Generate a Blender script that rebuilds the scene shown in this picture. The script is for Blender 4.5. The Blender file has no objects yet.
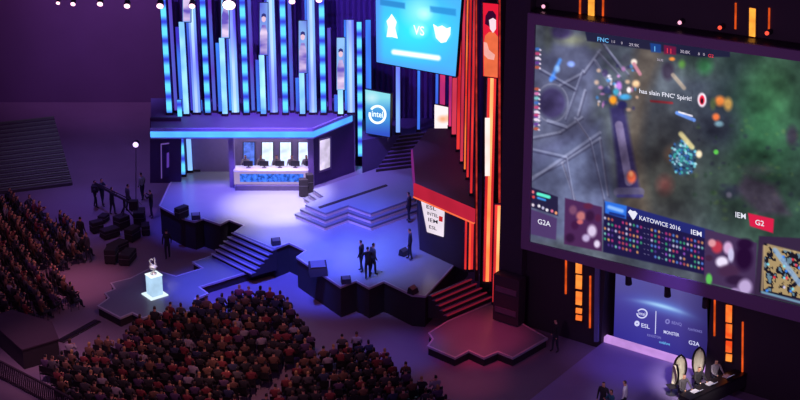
import bpy, bmesh, math, random
import numpy as np
from mathutils import Vector, Matrix
random.seed(7)
SC = bpy.context.scene
COL = SC.collection
PI = math.pi

# ------------------------------------------------------------------ camera
CAMH, PITCH, F = 35.0, math.radians(22), 1500.0
cd = bpy.data.cameras.new('camera'); cam = bpy.data.objects.new('camera', cd); COL.objects.link(cam)
cam.location = (0, 0, CAMH); cam.rotation_euler = (PI/2 - PITCH, 0, 0)
cd.sensor_width = 36; cd.lens = 36*F/800; cd.clip_end = 600
SC.camera = cam
CP, SP = math.cos(PITCH), math.sin(PITCH)
C0 = Vector((0, 0, CAMH))
def ray(px, py):
    a = (px-400)/F; b = (py-200)/F
    return Vector((a, CP - b*SP, -SP - b*CP))
def G(px, py, z=0.0):            # site survey: where the sight line meets height z
    d = ray(px, py); t = (z-CAMH)/d.z
    return C0 + d*t
def G2(px, py, z=0.0):
    p = G(px, py, z); return (p.x, p.y)
def proj(p):
    v = Vector(p) - C0
    zc = v.y*CP - v.z*SP; yc = v.y*SP + v.z*CP
    return 400 + F*v.x/zc, 200 - F*yc/zc
AD = Vector((.815, -.579, 0)).normalized()        # run of the big screen and its facade
AN = Vector((.579, .815, 0)).normalized()         # away from the audience
def PL(px, py, p0, n):                            # sight line meets the vertical plane through p0 with normal n
    d = ray(px, py); t = (p0-C0).dot(n)/d.dot(n)
    return C0 + d*t
XN = Vector((0, 1, 0))

# ------------------------------------------------------------------ materials
def lin(c):
    return tuple((x/255/12.92 if x/255 <= .04045 else ((x/255+.055)/1.055)**2.4) for x in c)
MATS = {}
def mat(name, col, rough=.6, metal=0.0, var=.12, scale=4.0, bump=0.0, spec=.5):
    if name in MATS: return MATS[name]
    m = bpy.data.materials.new(name); m.use_nodes = True; nt = m.node_tree; N = nt.nodes; L = nt.links
    b = N['Principled BSDF']; c = lin(col)
    b.inputs['Roughness'].default_value = rough; b.inputs['Metallic'].default_value = metal
    b.inputs['Specular IOR Level'].default_value = spec
    tc = N.new('ShaderNodeTexCoord'); nz = N.new('ShaderNodeTexNoise'); nz.inputs['Scale'].default_value = scale
    nz.inputs['Detail'].default_value = 4
    L.new(tc.outputs['Object'], nz.inputs['Vector'])
    mx = N.new('ShaderNodeMix'); mx.data_type = 'RGBA'
    mx.inputs[6].default_value = tuple(x*(1-var) for x in c)+(1,)
    mx.inputs[7].default_value = tuple(min(1, x*(1+var)) for x in c)+(1,)
    L.new(nz.outputs['Fac'], mx.inputs[0]); L.new(mx.outputs[2], b.inputs['Base Color'])
    if bump:
        bp = N.new('ShaderNodeBump'); bp.inputs['Strength'].default_value = bump; bp.inputs['Distance'].default_value = .02
        L.new(nz.outputs['Fac'], bp.inputs['Height']); L.new(bp.outputs['Normal'], b.inputs['Normal'])
    MATS[name] = m; return m
def emis(name, col, s=1.0, var=0.0, scale=1.0):
    if name in MATS: return MATS[name]
    m = bpy.data.materials.new(name); m.use_nodes = True; nt = m.node_tree; N = nt.nodes; L = nt.links
    N.remove(N['Principled BSDF']); e = N.new('ShaderNodeEmission'); c = lin(col)
    e.inputs['Color'].default_value = c+(1,); e.inputs['Strength'].default_value = s
    if var:
        tc = N.new('ShaderNodeTexCoord'); nz = N.new('ShaderNodeTexNoise'); nz.inputs['Scale'].default_value = scale
        L.new(tc.outputs['Object'], nz.inputs['Vector'])
        mr = N.new('ShaderNodeMapRange'); mr.inputs['From Min'].default_value = .3; mr.inputs['From Max'].default_value = .7
        mr.inputs['To Min'].default_value = s*(1-var); mr.inputs['To Max'].default_value = s*(1+var)
        L.new(nz.outputs['Fac'], mr.inputs['Value']); L.new(mr.outputs[0], e.inputs['Strength'])
    L.new(e.outputs[0], N['Material Output'].inputs['Surface'])
    MATS[name] = m; return m
def emis2(name, ca, cb, s=1.0, sz=.35, wave=0, p=(.35,.65)):
    # a lamp whose colour drifts along its height
    if name in MATS: return MATS[name]
    m = bpy.data.materials.new(name); m.use_nodes = True; nt = m.node_tree; N = nt.nodes; L = nt.links
    N.remove(N['Principled BSDF']); e = N.new('ShaderNodeEmission'); e.inputs['Strength'].default_value = s
    tc = N.new('ShaderNodeTexCoord'); mp = N.new('ShaderNodeMapping')
    L.new(tc.outputs['Object'], mp.inputs['Vector'])
    if wave:
        mp.inputs['Scale'].default_value = (0, 0, 1); t = N.new('ShaderNodeTexWave'); t.bands_direction = 'Z'; t.inputs['Scale'].default_value = wave
    else:
        mp.inputs['Scale'].default_value = (.6, .6, sz); t = N.new('ShaderNodeTexNoise'); t.inputs['Scale'].default_value = 1.0
        oi = N.new('ShaderNodeObjectInfo'); va = N.new('ShaderNodeVectorMath'); L.new(oi.outputs['Location'], mp.inputs['Location'])
    L.new(mp.outputs[0], t.inputs['Vector'])
    mr = N.new('ShaderNodeMapRange'); mr.inputs['From Min'].default_value = p[0]; mr.inputs['From Max'].default_value = p[1]
    L.new(t.outputs['Fac'], mr.inputs['Value'])
    mx = N.new('ShaderNodeMix'); mx.data_type = 'RGBA'; mx.inputs[6].default_value = lin(ca)+(1,); mx.inputs[7].default_value = lin(cb)+(1,)
    L.new(mr.outputs[0], mx.inputs[0]); L.new(mx.outputs[2], e.inputs['Color']); L.new(e.outputs[0], N['Material Output'].inputs['Surface'])
    MATS[name] = m; return m
def screen_mat():
    if 'screen_picture' in MATS: return MATS['screen_picture']
    m = bpy.data.materials.new('screen_picture'); m.use_nodes = True; nt = m.node_tree; N = nt.nodes
    N.remove(N['Principled BSDF']); e = N.new('ShaderNodeEmission'); a = N.new('ShaderNodeAttribute'); a.attribute_name = 'pic'
    nt.links.new(a.outputs['Color'], e.inputs['Color']); nt.links.new(e.outputs[0], N['Material Output'].inputs['Surface'])
    MATS['screen_picture'] = m; return m

# ------------------------------------------------------------------ mesh helpers
def tag(o, label=None, cat=None, group=None, kind=None):
    if label: o['label'] = label
    if cat: o['category'] = cat
    if group: o['group'] = group
    if kind: o['kind'] = kind
    return o
def thing(name, label, cat, loc=(0, 0, 0), rz=0, group=None):
    o = bpy.data.objects.new(name, None); COL.objects.link(o); o.location = loc; o.rotation_euler = (0, 0, rz)
    o.empty_display_size = .2
    return tag(o, label, cat, group)
def wm(o):
    m = Matrix.Translation(o.location) @ o.rotation_euler.to_matrix().to_4x4()
    return wm(o.parent) @ m if o.parent else m
def obj(name, bm, m, parent=None, smooth=False, world=True):
    me = bpy.data.meshes.new(name)
    bmesh.ops.recalc_face_normals(bm, faces=bm.faces[:])
    if smooth:
        for f in bm.faces: f.smooth = True
    bm.to_mesh(me); bm.free()
    o = bpy.data.objects.new(name, me); COL.objects.link(o)
    for mm in (m if isinstance(m, (list, tuple)) else [m]): me.materials.append(mm)
    if parent is not None:
        o.parent = parent
        if world:                      # the mesh was written in world coordinates
            me.transform(wm(parent).inverted())
    return o
def box(bm, x0, x1, y0, y1, z0, z1, M=None, mi=0):
    vs = [bm.verts.new(v) for v in [(x0,y0,z0),(x1,y0,z0),(x1,y1,z0),(x0,y1,z0),(x0,y0,z1),(x1,y0,z1),(x1,y1,z1),(x0,y1,z1)]]
    if M is not None:
        for v in vs: v.co = M @ v.co
    for f in [(3,2,1,0),(4,5,6,7),(0,1,5,4),(1,2,6,5),(2,3,7,6),(3,0,4,7)]:
        ff = bm.faces.new([vs[i] for i in f]); ff.material_index = mi
    return vs
def prism(bm, pts, z0, z1):
    n = len(pts); a = [bm.verts.new((p[0], p[1], z0)) for p in pts]; b = [bm.verts.new((p[0], p[1], z1)) for p in pts]
    bm.faces.new(a[::-1]); bm.faces.new(b)
    for i in range(n): bm.faces.new([a[i], a[(i+1) % n], b[(i+1) % n], b[i]])
def vprism(bm, pts3, off):          # polygon of 3D points pushed along off
    n = len(pts3); a = [bm.verts.new(p) for p in pts3]; b = [bm.verts.new(Vector(p)+off) for p in pts3]
    bm.faces.new(a[::-1]); bm.faces.new(b)
    for i in range(n): bm.faces.new([a[i], a[(i+1) % n], b[(i+1) % n], b[i]])
def tube(bm, p0, p1, r, seg=8, r1=None):
    p0 = Vector(p0); p1 = Vector(p1); d = (p1-p0); L = d.length; r1 = r if r1 is None else r1
    q = d.to_track_quat('Z', 'Y').to_matrix()
    A = []; B = []
    for i in range(seg):
        t = 2*PI*i/seg; u = Vector((math.cos(t), math.sin(t), 0))
        A.append(bm.verts.new(p0 + q @ (u*r))); B.append(bm.verts.new(p1 + q @ (u*r1)))
    bm.faces.new(A[::-1]); bm.faces.new(B)
    for i in range(seg): bm.faces.new([A[i], A[(i+1) % seg], B[(i+1) % seg], B[i]])
def lathe(bm, prof, c, seg=20):
    rings = []
    for r, z in prof:
        rings.append([bm.verts.new((c[0]+r*math.cos(2*PI*i/seg), c[1]+r*math.sin(2*PI*i/seg), c[2]+z)) for i in range(seg)])
    for a, b in zip(rings, rings[1:]):
        for i in range(seg): bm.faces.new([a[i], a[(i+1) % seg], b[(i+1) % seg], b[i]])
    bm.faces.new(rings[0][::-1]); bm.faces.new(rings[-1])
def NB(): return bmesh.new()
def frameM(p0, d=AD, n=AN):
    return Matrix(((d.x, n.x, 0, p0.x), (d.y, n.y, 0, p0.y), (0, 0, 1, p0.z), (0, 0, 0, 1)))
def inset_poly(pts, d):
    # pts clockwise or ccw; simple vertex offset inward
    n = len(pts); area = sum(pts[i][0]*pts[(i+1) % n][1]-pts[(i+1) % n][0]*pts[i][1] for i in range(n))
    s = 1 if area > 0 else -1; out = []
    for i in range(n):
        p, c, q = Vector(pts[i-1]), Vector(pts[i]), Vector(pts[(i+1) % n])
        e1 = (c-p).normalized(); e2 = (q-c).normalized()
        n1 = Vector((-e1.y, e1.x))*s; n2 = Vector((-e2.y, e2.x))*s
        b = n1+n2
        k = d/max(.35, 1+n1.dot(n2))
        out.append(tuple(c+b*k))
    return out
def text(name, s, x, y, h, p0, n, m, parent, slope=0.0, back=.03, sx=1.0, center=False, lean=0.0):
    # lettering fixed flat on a vertical surface, baseline starting at survey point x, y, h = cap height
    cu = bpy.data.curves.new('t', 'FONT'); cu.body = s; cu.offset = .012; cu.resolution_u = 3
    t = bpy.data.objects.new('t', cu); COL.objects.link(t)
    bpy.context.view_layer.update()
    me = bpy.data.meshes.new_from_object(t.evaluated_get(bpy.context.evaluated_depsgraph_get()))
    bpy.data.objects.remove(t)
    k = h/.70
    xs = [v.co.x for v in me.vertices]
    off = -(max(xs)+min(xs))/2 if (center and xs) else 0
    q0 = p0 - n*back
    for v in me.vertices:
        X = (v.co.x+off)*k*sx; Y = v.co.y*k
        v.co = PL(x+X+lean*Y, y+X*slope-Y, q0, n)
    me.name = name; me.materials.append(m)
    o = bpy.data.objects.new(name, me); COL.objects.link(o)
    if parent is not None:
        o.parent = parent
        me.transform(wm(parent).inverted())
    return o

# ------------------------------------------------------------------ base materials
M_floor = mat('arena_floor', (118, 100, 124), .55, var=.18, scale=.35)
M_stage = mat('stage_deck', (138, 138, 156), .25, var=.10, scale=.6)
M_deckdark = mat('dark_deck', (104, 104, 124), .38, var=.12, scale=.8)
M_edge = mat('deck_edging', (165, 155, 175), .4)
M_black = mat('black_drape', (38, 30, 42), .85, var=.2, scale=1.5)
M_blackg = mat('black_gloss', (26, 24, 30), .35)
M_wall = mat('dark_wall', (96, 72, 110), .8, var=.2, scale=.3)
M_facade = mat('facade_cladding', (48, 34, 48), .75, var=.2, scale=.4)
M_frame = mat('screen_surround', (120, 88, 130), .6, var=.1, scale=.5)
M_metal = mat('truss_metal', (110, 105, 115), .4, metal=.8)
M_roof = mat('booth_roof', (96, 84, 140), .6, var=.15, scale=1.0)
M_roofr = mat('red_side_roof', (84, 52, 74), .6, var=.15, scale=1.0)
M_white = mat('white_laminate', (225, 225, 235), .4, var=.03)
E_white = emis('lit_white', (255, 250, 255), 1.6)
E_cyan = emis2('cyan_lamp', (52, 62, 205), (95, 205, 255), 1.4, wave=.27, p=(0,.75))
E_lcyan = emis2('pale_blue_lamp', (92, 84, 225), (140, 200, 255), 1.3, .16)
E_blue = emis2('blue_lamp', (60, 50, 190), (60, 140, 255), 1.15, .2)
E_viol = emis2('violet_lamp', (105, 55, 200), (90, 120, 245), .8, .25)
E_red = emis2('red_lamp', (190, 26, 40), (255, 62, 58), 1.0, .22)
E_orange = emis2('orange_lamp', (225, 44, 34), (255, 140, 60), 1.15, .3)
E_hot = emis('hot_amber_lamp', (255, 160, 90), 2.2, .5, .5)
E_amber = emis2('amber_strip', (230, 70, 28), (255, 150, 62), 1.15, 1.2)
E_dkred = emis('dim_red_strip', (150, 30, 30), .6)
E_pink = emis2('pink_lamp', (150, 40, 130), (245, 60, 120), .85, .25)

# ================================================================== THE HALL
bm = NB(); prism(bm, [(-60, 30), (60, 30), (60, 112), (-60, 112)], -.4, 0)
tag(obj('floor', bm, M_floor), kind='structure')
bm = NB(); box(bm, -60, 60, 106, 107, 0, 40)
tag(obj('wall_back', bm, M_wall), kind='structure')

pbk = Vector((0, 91.5, 0))  # added cloth stands in for the haze glow between the light columns
x0_, x1_ = G(150,150,4).x, 6.0
bm = NB()
nw = 60
fr_ = []
for i in range(nw*4+1):
    x = x0_+(x1_-x0_)*i/(nw*4); fr_.append((x, 91.5+.14*math.sin(i*PI/2)))
bk_ = [(x, y+.06) for x, y in reversed(fr_)]
prism(bm, fr_+bk_, 0, 24)
tag(obj('glow_backcloth', bm, mat('violet_haze_glow', (104, 84, 160), .8, var=.15, scale=.4)), 'violet pleated backcloth behind the blue light columns', 'curtain')
# ------------------------------------------------------------------ stages
def tiered(name, label, polypx, z, z0, deckm, skirtm=M_black, lip=.10):
    pts = [G2(x, y, z) for x, y in polypx]
    c = Vector((sum(p[0] for p in pts)/len(pts), sum(p[1] for p in pts)/len(pts), z0))
    t = thing(name, label, 'stage', c)
    bm = NB(); prism(bm, inset_poly(pts, .06), z0, z-lip); obj('skirt', bm, skirtm, t)
    bm = NB(); prism(bm, inset_poly(pts, .09), z-lip, z+.004); obj('deck', bm, deckm, t)
    ins = inset_poly(pts, .09)
    bm = NB(); n = len(pts)
    for i in range(n):
        j = (i+1) % n
        o1, o2, i1, i2 = pts[i], pts[j], ins[i], ins[j]
        v = [bm.verts.new(q) for q in [(*o1, z-lip), (*o2, z-lip), (*i2, z-lip), (*i1, z-lip), (*o1, z+.012), (*o2, z+.012), (*i2, z+.012), (*i1, z+.012)]]
        for f in [(4,5,6,7), (0,1,5,4), (2,3,7,6)]: bm.faces.new([v[k] for k in f])
    bmesh.ops.remove_doubles(bm, verts=bm.verts[:], dist=1e-4)
    obj('edge_trim', bm, M_edge, t)
    return t, pts
ZS = 1.8
main_px = [(168,186),(159,206),(183,218.5),(195,221.5),(203,218.5),(220,224.5),(229,220),(243,225.5),(234,232),(274.5,248.5),
           (289,243),(305,250.5),(296,257),(304,262.5),(340.5,287),(356,281),(369,288),(384,281.5),(412,295),(426,296),
           (452,268),(470,245),(440,168),(300,165),(180,168)]
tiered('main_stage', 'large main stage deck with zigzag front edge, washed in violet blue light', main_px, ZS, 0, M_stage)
# trophy platform, lower, in front
tr_px = [(97,306),(120,318),(132,313),(143,318.5),(158,312.5),(172,317),(205,305.5),(196,298.5),(209,293.5),(200,287),(245,273),
         (275,266),(262,262),(228,248),(207,257),(192,262),(202,268),(176,276),(150,268),(130,278),(110,283),(114,289),(104,293),(108,298)]
ZT = .55
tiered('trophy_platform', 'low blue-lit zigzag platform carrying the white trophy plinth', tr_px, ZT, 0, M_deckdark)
# red platform
rd_px = [(427,346),(455,358),(469,351),(484,358),(498,352),(513,358),(548,338),(520,322),(492,302),(447,321),(428,333),(432,339)]
ZR = .5
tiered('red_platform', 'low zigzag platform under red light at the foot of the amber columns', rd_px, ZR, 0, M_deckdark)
# raised tiers on the main stage
top_px = [(305,204.5),(325.5,213),(348,205),(371,213),(415,197.5),(425,175),(400,160),(363,173),(313,189.5),(324,196.5)]
low_px = [(291,215),(325.5,228.5),(348,219.5),(371,228),(420,210),(440,180),(400,160),(363,173),(308,196),(309,207)]
zt = ZS+.84
tp = [G2(x, y, zt) for x, y in top_px]
def off_out(pts, d): return inset_poly(pts, -d)
t = thing('tiered_riser', 'three-tier zigzag riser at the back of the main stage, blue top', 'riser', (*tp[0], ZS+.004))
M_tier = mat('riser_nosing', (215, 200, 215), .35)
for k in range(3):
    o = [0.45, .22, 0][k]
    pts = off_out(tp, o)
    pts2 = off_out(tp, o-.03)
    za = ZS+.006+.28*k; zb = ZS+.28*(k+1)
    bm = NB(); prism(bm, pts2, za, za+.14); prism(bm, off_out(tp, o-.15), za+.14, zb-.05)
    obj('tier_riser', bm, M_tier if True else M_black, t)
    bm = NB(); prism(bm, pts, zb-.12, zb); obj('tread', bm, M_deckdark if k < 2 else mat('riser_top', (120,122,150), .4, var=.1, scale=.8), t)
bm = NB(); a = [G2(x, y, zt) for x, y in [(318,207),(386,184.5),(388,186),(320,208.6)]]; prism(bm, a, zt, zt+.02); obj('floor_slot', bm, M_black, t)

# stairs
def stairs(name, label, tl, tr, bl, br, z_top, z_bot, n, treadm, riserm, nose=None, base=None, parent=None):
    # tl,tr top edge (px at z_top); bl,br bottom edge (px at z_bot)
    A, B = Vector(G2(*tl, z_top)), Vector(G2(*tr, z_top)); C_, D = Vector(G2(*bl, z_bot)), Vector(G2(*br, z_bot))
    zb = z_bot if base is None else base
    t = thing(name, label, 'stairs', (*((C_+D)/2), z_bot+.004))
    T = NB(); R = NB(); Nn = NB()
    for k in range(n):
        f0 = k/n; f1 = (k+1)/n
        z = z_bot + (z_top-z_bot)*(k+1)/(n+0.0) if True else 0
        p0 = C_.lerp(A, f0); p1 = D.lerp(B, f0); q0 = C_.lerp(A, f1); q1 = D.lerp(B, f1)
        z -= .0 if k < n-1 else .012
        prism(R, [tuple(p0), tuple(p1), tuple(q1), tuple(q0)], zb+.004, z-.04)
        prism(T, [tuple(p0), tuple(p1), tuple(q1), tuple(q0)], z-.04, z)
        if nose:
            e = (q0-p0).normalized()*.05
            prism(Nn, [tuple(p0-e), tuple(p1-e), tuple(p1+e*.8), tuple(p0+e*.8)], z-.05, z+.012)
    obj('step_body', R, riserm, t); obj('treads', T, treadm, t)
    if nose: obj('nosings', Nn, nose, t)
    else: Nn.free()
    return t
M_tread = mat('stair_tread', (105, 100, 130), .5)
stairs('staircase', 'dark staircase from the trophy platform up to the main stage', (236,231.5), (277,249), (212,257), (252,277), ZS, ZT, 6, M_tread, M_black, M_edge)
E_rn = emis('red_led_nosing', (150, 30, 56), .5)
stairs('staircase', 'red-lit staircase from the red platform up to the main stage', (428,295), (466,279), (447,320), (491,301), ZS, ZR, 5, M_tread, M_black, E_rn)
ZL = 4.4
stairs('staircase', 'shadowy violet staircase rising behind the tiered riser', (402,134), (428,131), (376,172), (428,166), ZL, zt, 9, mat('violet_tread', (92,76,130), .6), M_black)
# back landing
bm = NB(); lp = [G2(x, y, ZL) for x, y in [(362,140), (402,134), (428,131), (470,131), (475,118), (362,118)]]
prism(bm, lp, ZS+.01, ZL-.02); t = obj('upper_landing', bm, mat('landing_deck', (70, 62, 110), .6)); tag(t, 'dark violet upper landing at the back, between the two wings', 'landing')

# side wall pieces by stage left (behind stacks)
def flat_box(name, label, cat, px, py, z, w, d, h, m, rz=0, group=None, detail=None):
    p = G(px, py, z)
    t = thing(name, label, cat, p + Vector((0, 0, .004)), rz, group)
    bm = NB(); box(bm, -w/2, w/2, -d/2, d/2, .06, h); bmesh.ops.bevel(bm, geom=bm.edges[:], offset=.02, segments=1, affect='EDGES')
    obj('case_body', bm, m, t, world=False)
    bm = NB()
    for sx in (-1, 1):
        for sy in (-1, 1): tube(bm, (sx*(w/2-.1), sy*(d/2-.1), 0), (sx*(w/2-.1), sy*(d/2-.1), .08), .05)
    obj('feet', bm, M_blackg, t, world=False)
    bm = NB(); box(bm, -w/2-.012, w/2+.012, -d/2-.012, d/2+.012, h*.62, h*.62+.04); obj('metal_band', bm, M_metal, t, world=False)
    return t

# ------------------------------------------------------------------ blue booth (left wing)
ZB = 5.7
t = thing('blue_booth', 'blue-lit player booth with wide roof and glowing cyan fascia, left wing of the stage', 'booth', (*G2(270,190,ZS), ZS+.006))
roof_px = [(150,141.0-12),(313,129),(352,113),(352,98),(150,98)]
rp = [G2(x, y, ZB) for x, y in roof_px]
bm = NB(); prism(bm, inset_poly(rp, .05), ZB-.25, ZB); obj('roof', bm, M_roof, t)
# fascia bands
def band(pts, z0, z1, th, m, name, parent, out=0.0):
    bm = NB()
    for a, b in zip(pts, pts[1:]):
        a = Vector(a); b = Vector(b); d = (b-a).normalized(); nn = Vector((d.y, -d.x))
        if nn.y > 0: nn = -nn
        a2 = a+nn*out; b2 = b+nn*out
        prism(bm, [tuple(a2), tuple(b2), tuple(b2-nn*th), tuple(a2-nn*th)], z0, z1)
    return obj(name, bm, m, parent)
band(rp[:3], ZB-.62, ZB+.03, .12, mat('fascia_lilac', (165,150,235), .5), 'fascia', t)
band(rp[:3], ZB-.52, ZB-.16, .1, emis('fascia_cyan', (80,165,255), 1.5, .25, .5), 'fascia_light', t, out=.03)
# booth walls: back wall, side returns, pillar
bw = Vector((0, G(270,187,ZS).y+2.6, 0))
xl, xr = G(150,187,ZS).x, G(311,187,ZS).x
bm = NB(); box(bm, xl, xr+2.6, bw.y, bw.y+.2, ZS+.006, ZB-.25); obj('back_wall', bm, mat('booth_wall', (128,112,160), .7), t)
yf = G(270,187,ZS).y
for px in (233, 311.5):
    x = G(px,187,ZS).x
    bm = NB(); box(bm, x-.17, x+.17, yf-.1, yf+.25, ZS+.006, ZB-.6); obj('pillar', bm, mat('booth_pillar', (130,110,160), .6), t)
a0 = Vector(G2(350,176,ZS)); a1 = Vector((xr, yf+.0)); 
bm = NB()
q0 = Vector((G(313,187,ZS).x, yf+.1)); dd = Vector((.707,.707)); q1 = q0+dd*3.4
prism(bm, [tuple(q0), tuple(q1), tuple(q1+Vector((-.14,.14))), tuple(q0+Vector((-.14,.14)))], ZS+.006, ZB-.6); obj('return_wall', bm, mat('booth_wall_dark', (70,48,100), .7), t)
# lit white doorway panel on the return wall
n45 = Vector((.707,-.707,0)); pq = Vector((q0.x, q0.y, 0))+n45*.04
def rect_plane(pxl, p0, n, off=.05):
    bm = NB(); vprism(bm, [PL(x, y, p0, n) for x, y in pxl], n.normalized()*off if n.dot(p0-C0) > 0 else -n.normalized()*off); return bm
E_panel = emis('lit_door_panel', (235,220,255), 1.0, .35, 1.2)
fr = obj('door_frame', rect_plane([(319,139.5),(331.5,136.5),(331.5,169),(319,173)], pq, n45), mat('frame_grey', (120,100,150), .5), t)
obj('door_panel', rect_plane([(320.5,141),(330,138.5),(330,167),(320.5,170.5)], pq+n45*.06, n45), E_panel, t)
# booth plinth and lit floor of the booth
bm = NB(); box(bm, G(233,187,ZS).x+.2, G(310,187,ZS).x-.2, yf-.6, yf-.15, ZS+.006, ZS+.3); obj('plinth', bm, mat('booth_plinth', (90,80,120), .6), t)
# tall lit player banners on the booth's inner wall (five)
pw = Vector((0, bw.y-.06, 0))
for i, bx in enumerate([243.5-19, 249, 267.5, 285.5, 304]):
    if i == 0: continue
    t2 = thing('lit_banner', ['', 'lit tall banner in the booth with a blue dotted pattern, leftmost', 'white-blue lit banner in the booth, second from left',
        'white lit banner in the booth, third from left', 'white lit banner in the booth, beside the right pillar'][i], 'banner', PL(bx, 165, pw, XN), 0, 'lit banners inside the blue booth')
    obj('banner_frame', rect_plane([(bx-6.2,142),(bx+6.2,142),(bx+6.2,168),(bx-6.2,168)], pw, XN, .04), M_blackg, t2)
    obj('banner_face', rect_plane([(bx-5.4,142.5),(bx+5.4,142.5),(bx+5.4,167),(bx-5.4,167)], pw-XN*.05, XN, .03), emis('booth_banner_a', (90,120,230), 1.0, .5, 3) if i == 1 else emis('booth_banner_b', (205,220,255), 1.5, .3, 1.5), t2)
# desk with blue picture band
t = thing('player_desk', 'long white player desk with a glowing blue picture band, under the blue booth', 'desk', (G(271,187,ZS).x, yf, ZS+.3))
x0, x1 = G(235,187,ZS).x, G(309,187,ZS).x
bm = NB(); box(bm, x0, x1, yf-.35, yf-.27, ZS+.31, ZS+1.16); obj('front_panel', bm, emis('desk_painted_light', (190,165,225), .8, .15, .6), t)  # pinkish light on the front is put into the panel's emission colour
bm = NB(); box(bm, x0, x1, yf-.42, yf+.45, ZS+1.16, ZS+1.22); obj('desk_top', bm, M_white, t)
bm = NB()
for x in (x0+.05, x1-.05, (x0+x1)/2): box(bm, x-.04, x+.04, yf-.26, yf+.4, ZS+.006, ZS+1.16)
obj('leg_panels', bm, M_white, t)
bm = NB(); box(bm, G(239,180,ZS+.8).x, G(303,180,ZS+.8).x, yf-.39, yf-.35, ZS+.48, ZS+.98); obj('picture_band', bm, emis('desk_band', (60,110,235), 1.1, .7, 5), t)

# ------------------------------------------------------------------ people
def skin_mesh(name, nodes, edges, root, sub=1):
    me = bpy.data.meshes.new(name); me.from_pydata([n[0] for n in nodes], edges, [])
    o = bpy.data.objects.new('tmp', me); COL.objects.link(o)
    md = o.modifiers.new('s', 'SKIN'); md.use_smooth_shade = True
    for i, n in enumerate(nodes):
        r = n[1]; me.skin_vertices[0].data[i].radius = (r, r) if not isinstance(r, tuple) else r
        me.skin_vertices[0].data[i].use_root = (i == root)
    if sub:
        s = o.modifiers.new('u', 'SUBSURF'); s.levels = sub
    bpy.context.view_layer.update()
    out = bpy.data.meshes.new_from_object(o.evaluated_get(bpy.context.evaluated_depsgraph_get()))
    bpy.data.objects.remove(o); out.name = name
    return out
def body_mesh(pose='sit', arm='lap', sub=1, hair='short'):
    sit = pose == 'sit'
    hz = .50 if sit else .95
    N_ = [((0,0,hz), .145), ((0,-.01,hz+.24), .125), ((0,0,hz+.46), (.16,.12)), ((0,.01,hz+.60), .06), ((0,.03,hz+.68), (.075,.085)), ((0,.04,hz+.80), (.085,.10)), ((0,.03,hz+.87), .06)]
    E = [(0,1),(1,2),(2,3),(3,4),(4,5),(5,6)]
    for s in (-1, 1):
        b = len(N_)
        if sit:
            N_ += [((s*.10,.03,hz-.02), .095), ((s*.13,.42,hz), .068), ((s*.13,.46,.10), .048), ((s*.14,.60,.05), .04)]
        else:
            st = .05*s
            N_ += [((s*.10,0,hz-.06), .095), ((s*.11,.02+st,.50), .066), ((s*.12,-.02+st*2,.09), .046), ((s*.13,.13+st*2,.045), .04)]
        E += [(0,b),(b,b+1),(b+1,b+2),(b+2,b+3)]
        c = len(N_); sz = hz+.53
        A = {'lap': [(s*.19,0,sz),(s*.25,.08,sz-.28),(s*.16,.30,sz-.40),(s*.12,.38,sz-.42)],
             'desk': [(s*.19,0,sz),(s*.27,.18,sz-.24),(s*.20,.44,sz-.26),(s*.15,.54,sz-.26)],
             'hang': [(s*.19,0,sz),(s*.25,-.02,sz-.29),(s*.25,.08,sz-.54),(s*.24,.12,sz-.64)],
             'clap': [(s*.19,0,sz),(s*.27,.12,sz-.22),(s*.10,.32,sz-.12),(s*.03,.38,sz-.06)],
             'raise': [(s*.19,0,sz),(s*.30,.08,sz+.10),(s*.26,.12,sz+.38),(s*.24,.14,sz+.50)],
             'camera': [(s*.19,0,sz),(s*.26,.15,sz-.12),(s*.12,.32,sz+.06),(s*.08,.38,sz+.10)]}[arm]
        N_ += [(A[0], .07), (A[1], .048), (A[2], .034), (A[3], .036)]
        E += [(2,c),(c,c+1),(c+1,c+2),(c+2,c+3)]
    me = skin_mesh('person', N_, E, 0, sub)
    zt_, headz = hz, hz+.62
    hand = [Vector(N_[i][0]) for i in range(len(N_)) if i >= 7 and (i-7) % 8 == 7]
    for p in me.polygons:
        c = p.center; mi = 0
        if c.z > headz:
            face = c.y > .055 and c.z < headz+.2
            mi = 3 if (not face) and c.z > headz+(.10 if hair == 'short' else -.0) else 2
            if c.z < headz+.02: mi = 2
        elif any((c-h).length < .075 for h in hand): mi = 2
        elif c.z < zt_+.03 and not any((c-h).length < .3 and c.z > zt_-.1 for h in hand): mi = 1
        elif c.z < zt_+.06: mi = 1
        if c.z < .10 and mi == 1: mi = 4
        p.material_index = mi; p.use_smooth = True
    # nose and ears pushed out of the same surface
    hc = Vector((0, .04, hz+.79))
    for v in me.vertices:
        d = v.co-hc
        if abs(d.x) < .025 and d.y > .05 and abs(d.z+.01) < .03: v.co.y += .02
    return me
SHIRT = {'black': (34,30,38), 'dark grey': (66,60,68), 'dark red': (104,34,44), 'navy': (36,40,72), 'pale grey': (135,125,140), 'brown': (92,62,52), 'white': (215,210,222), 'purple': (70,46,82), 'teal': (40,100,120)}
HAIR = {'black': (20,16,20), 'brown': (60,38,28), 'fair': (150,115,75)}
for k, v in SHIRT.items(): mat('shirt_'+k.replace(' ', '_'), v, .85)
for k, v in HAIR.items(): mat('hair_'+k, v, .7)
M_skin = mat('skin', (205,150,125), .6, var=.05); M_skin2 = mat('skin_tan', (160,110,88), .6, var=.05)
M_trou = mat('trousers', (36,38,56), .85); M_shoe = mat('shoes', (28,26,28), .6)
PM = {}
for pose, arm in [('sit','lap'),('sit','clap'),('sit','desk'),('stand','hang'),('stand','clap'),('stand','camera'),('sit','raise')]:
    for hr in ('short','long'):
        me = body_mesh(pose, arm, 1 if pose == 'stand' or arm == 'desk' else 1, hr)
        for m in (MATS['shirt_black'], M_trou, M_skin, MATS['hair_black'], M_shoe): me.materials.append(m)
        PM[(pose, arm, hr)] = me
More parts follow.
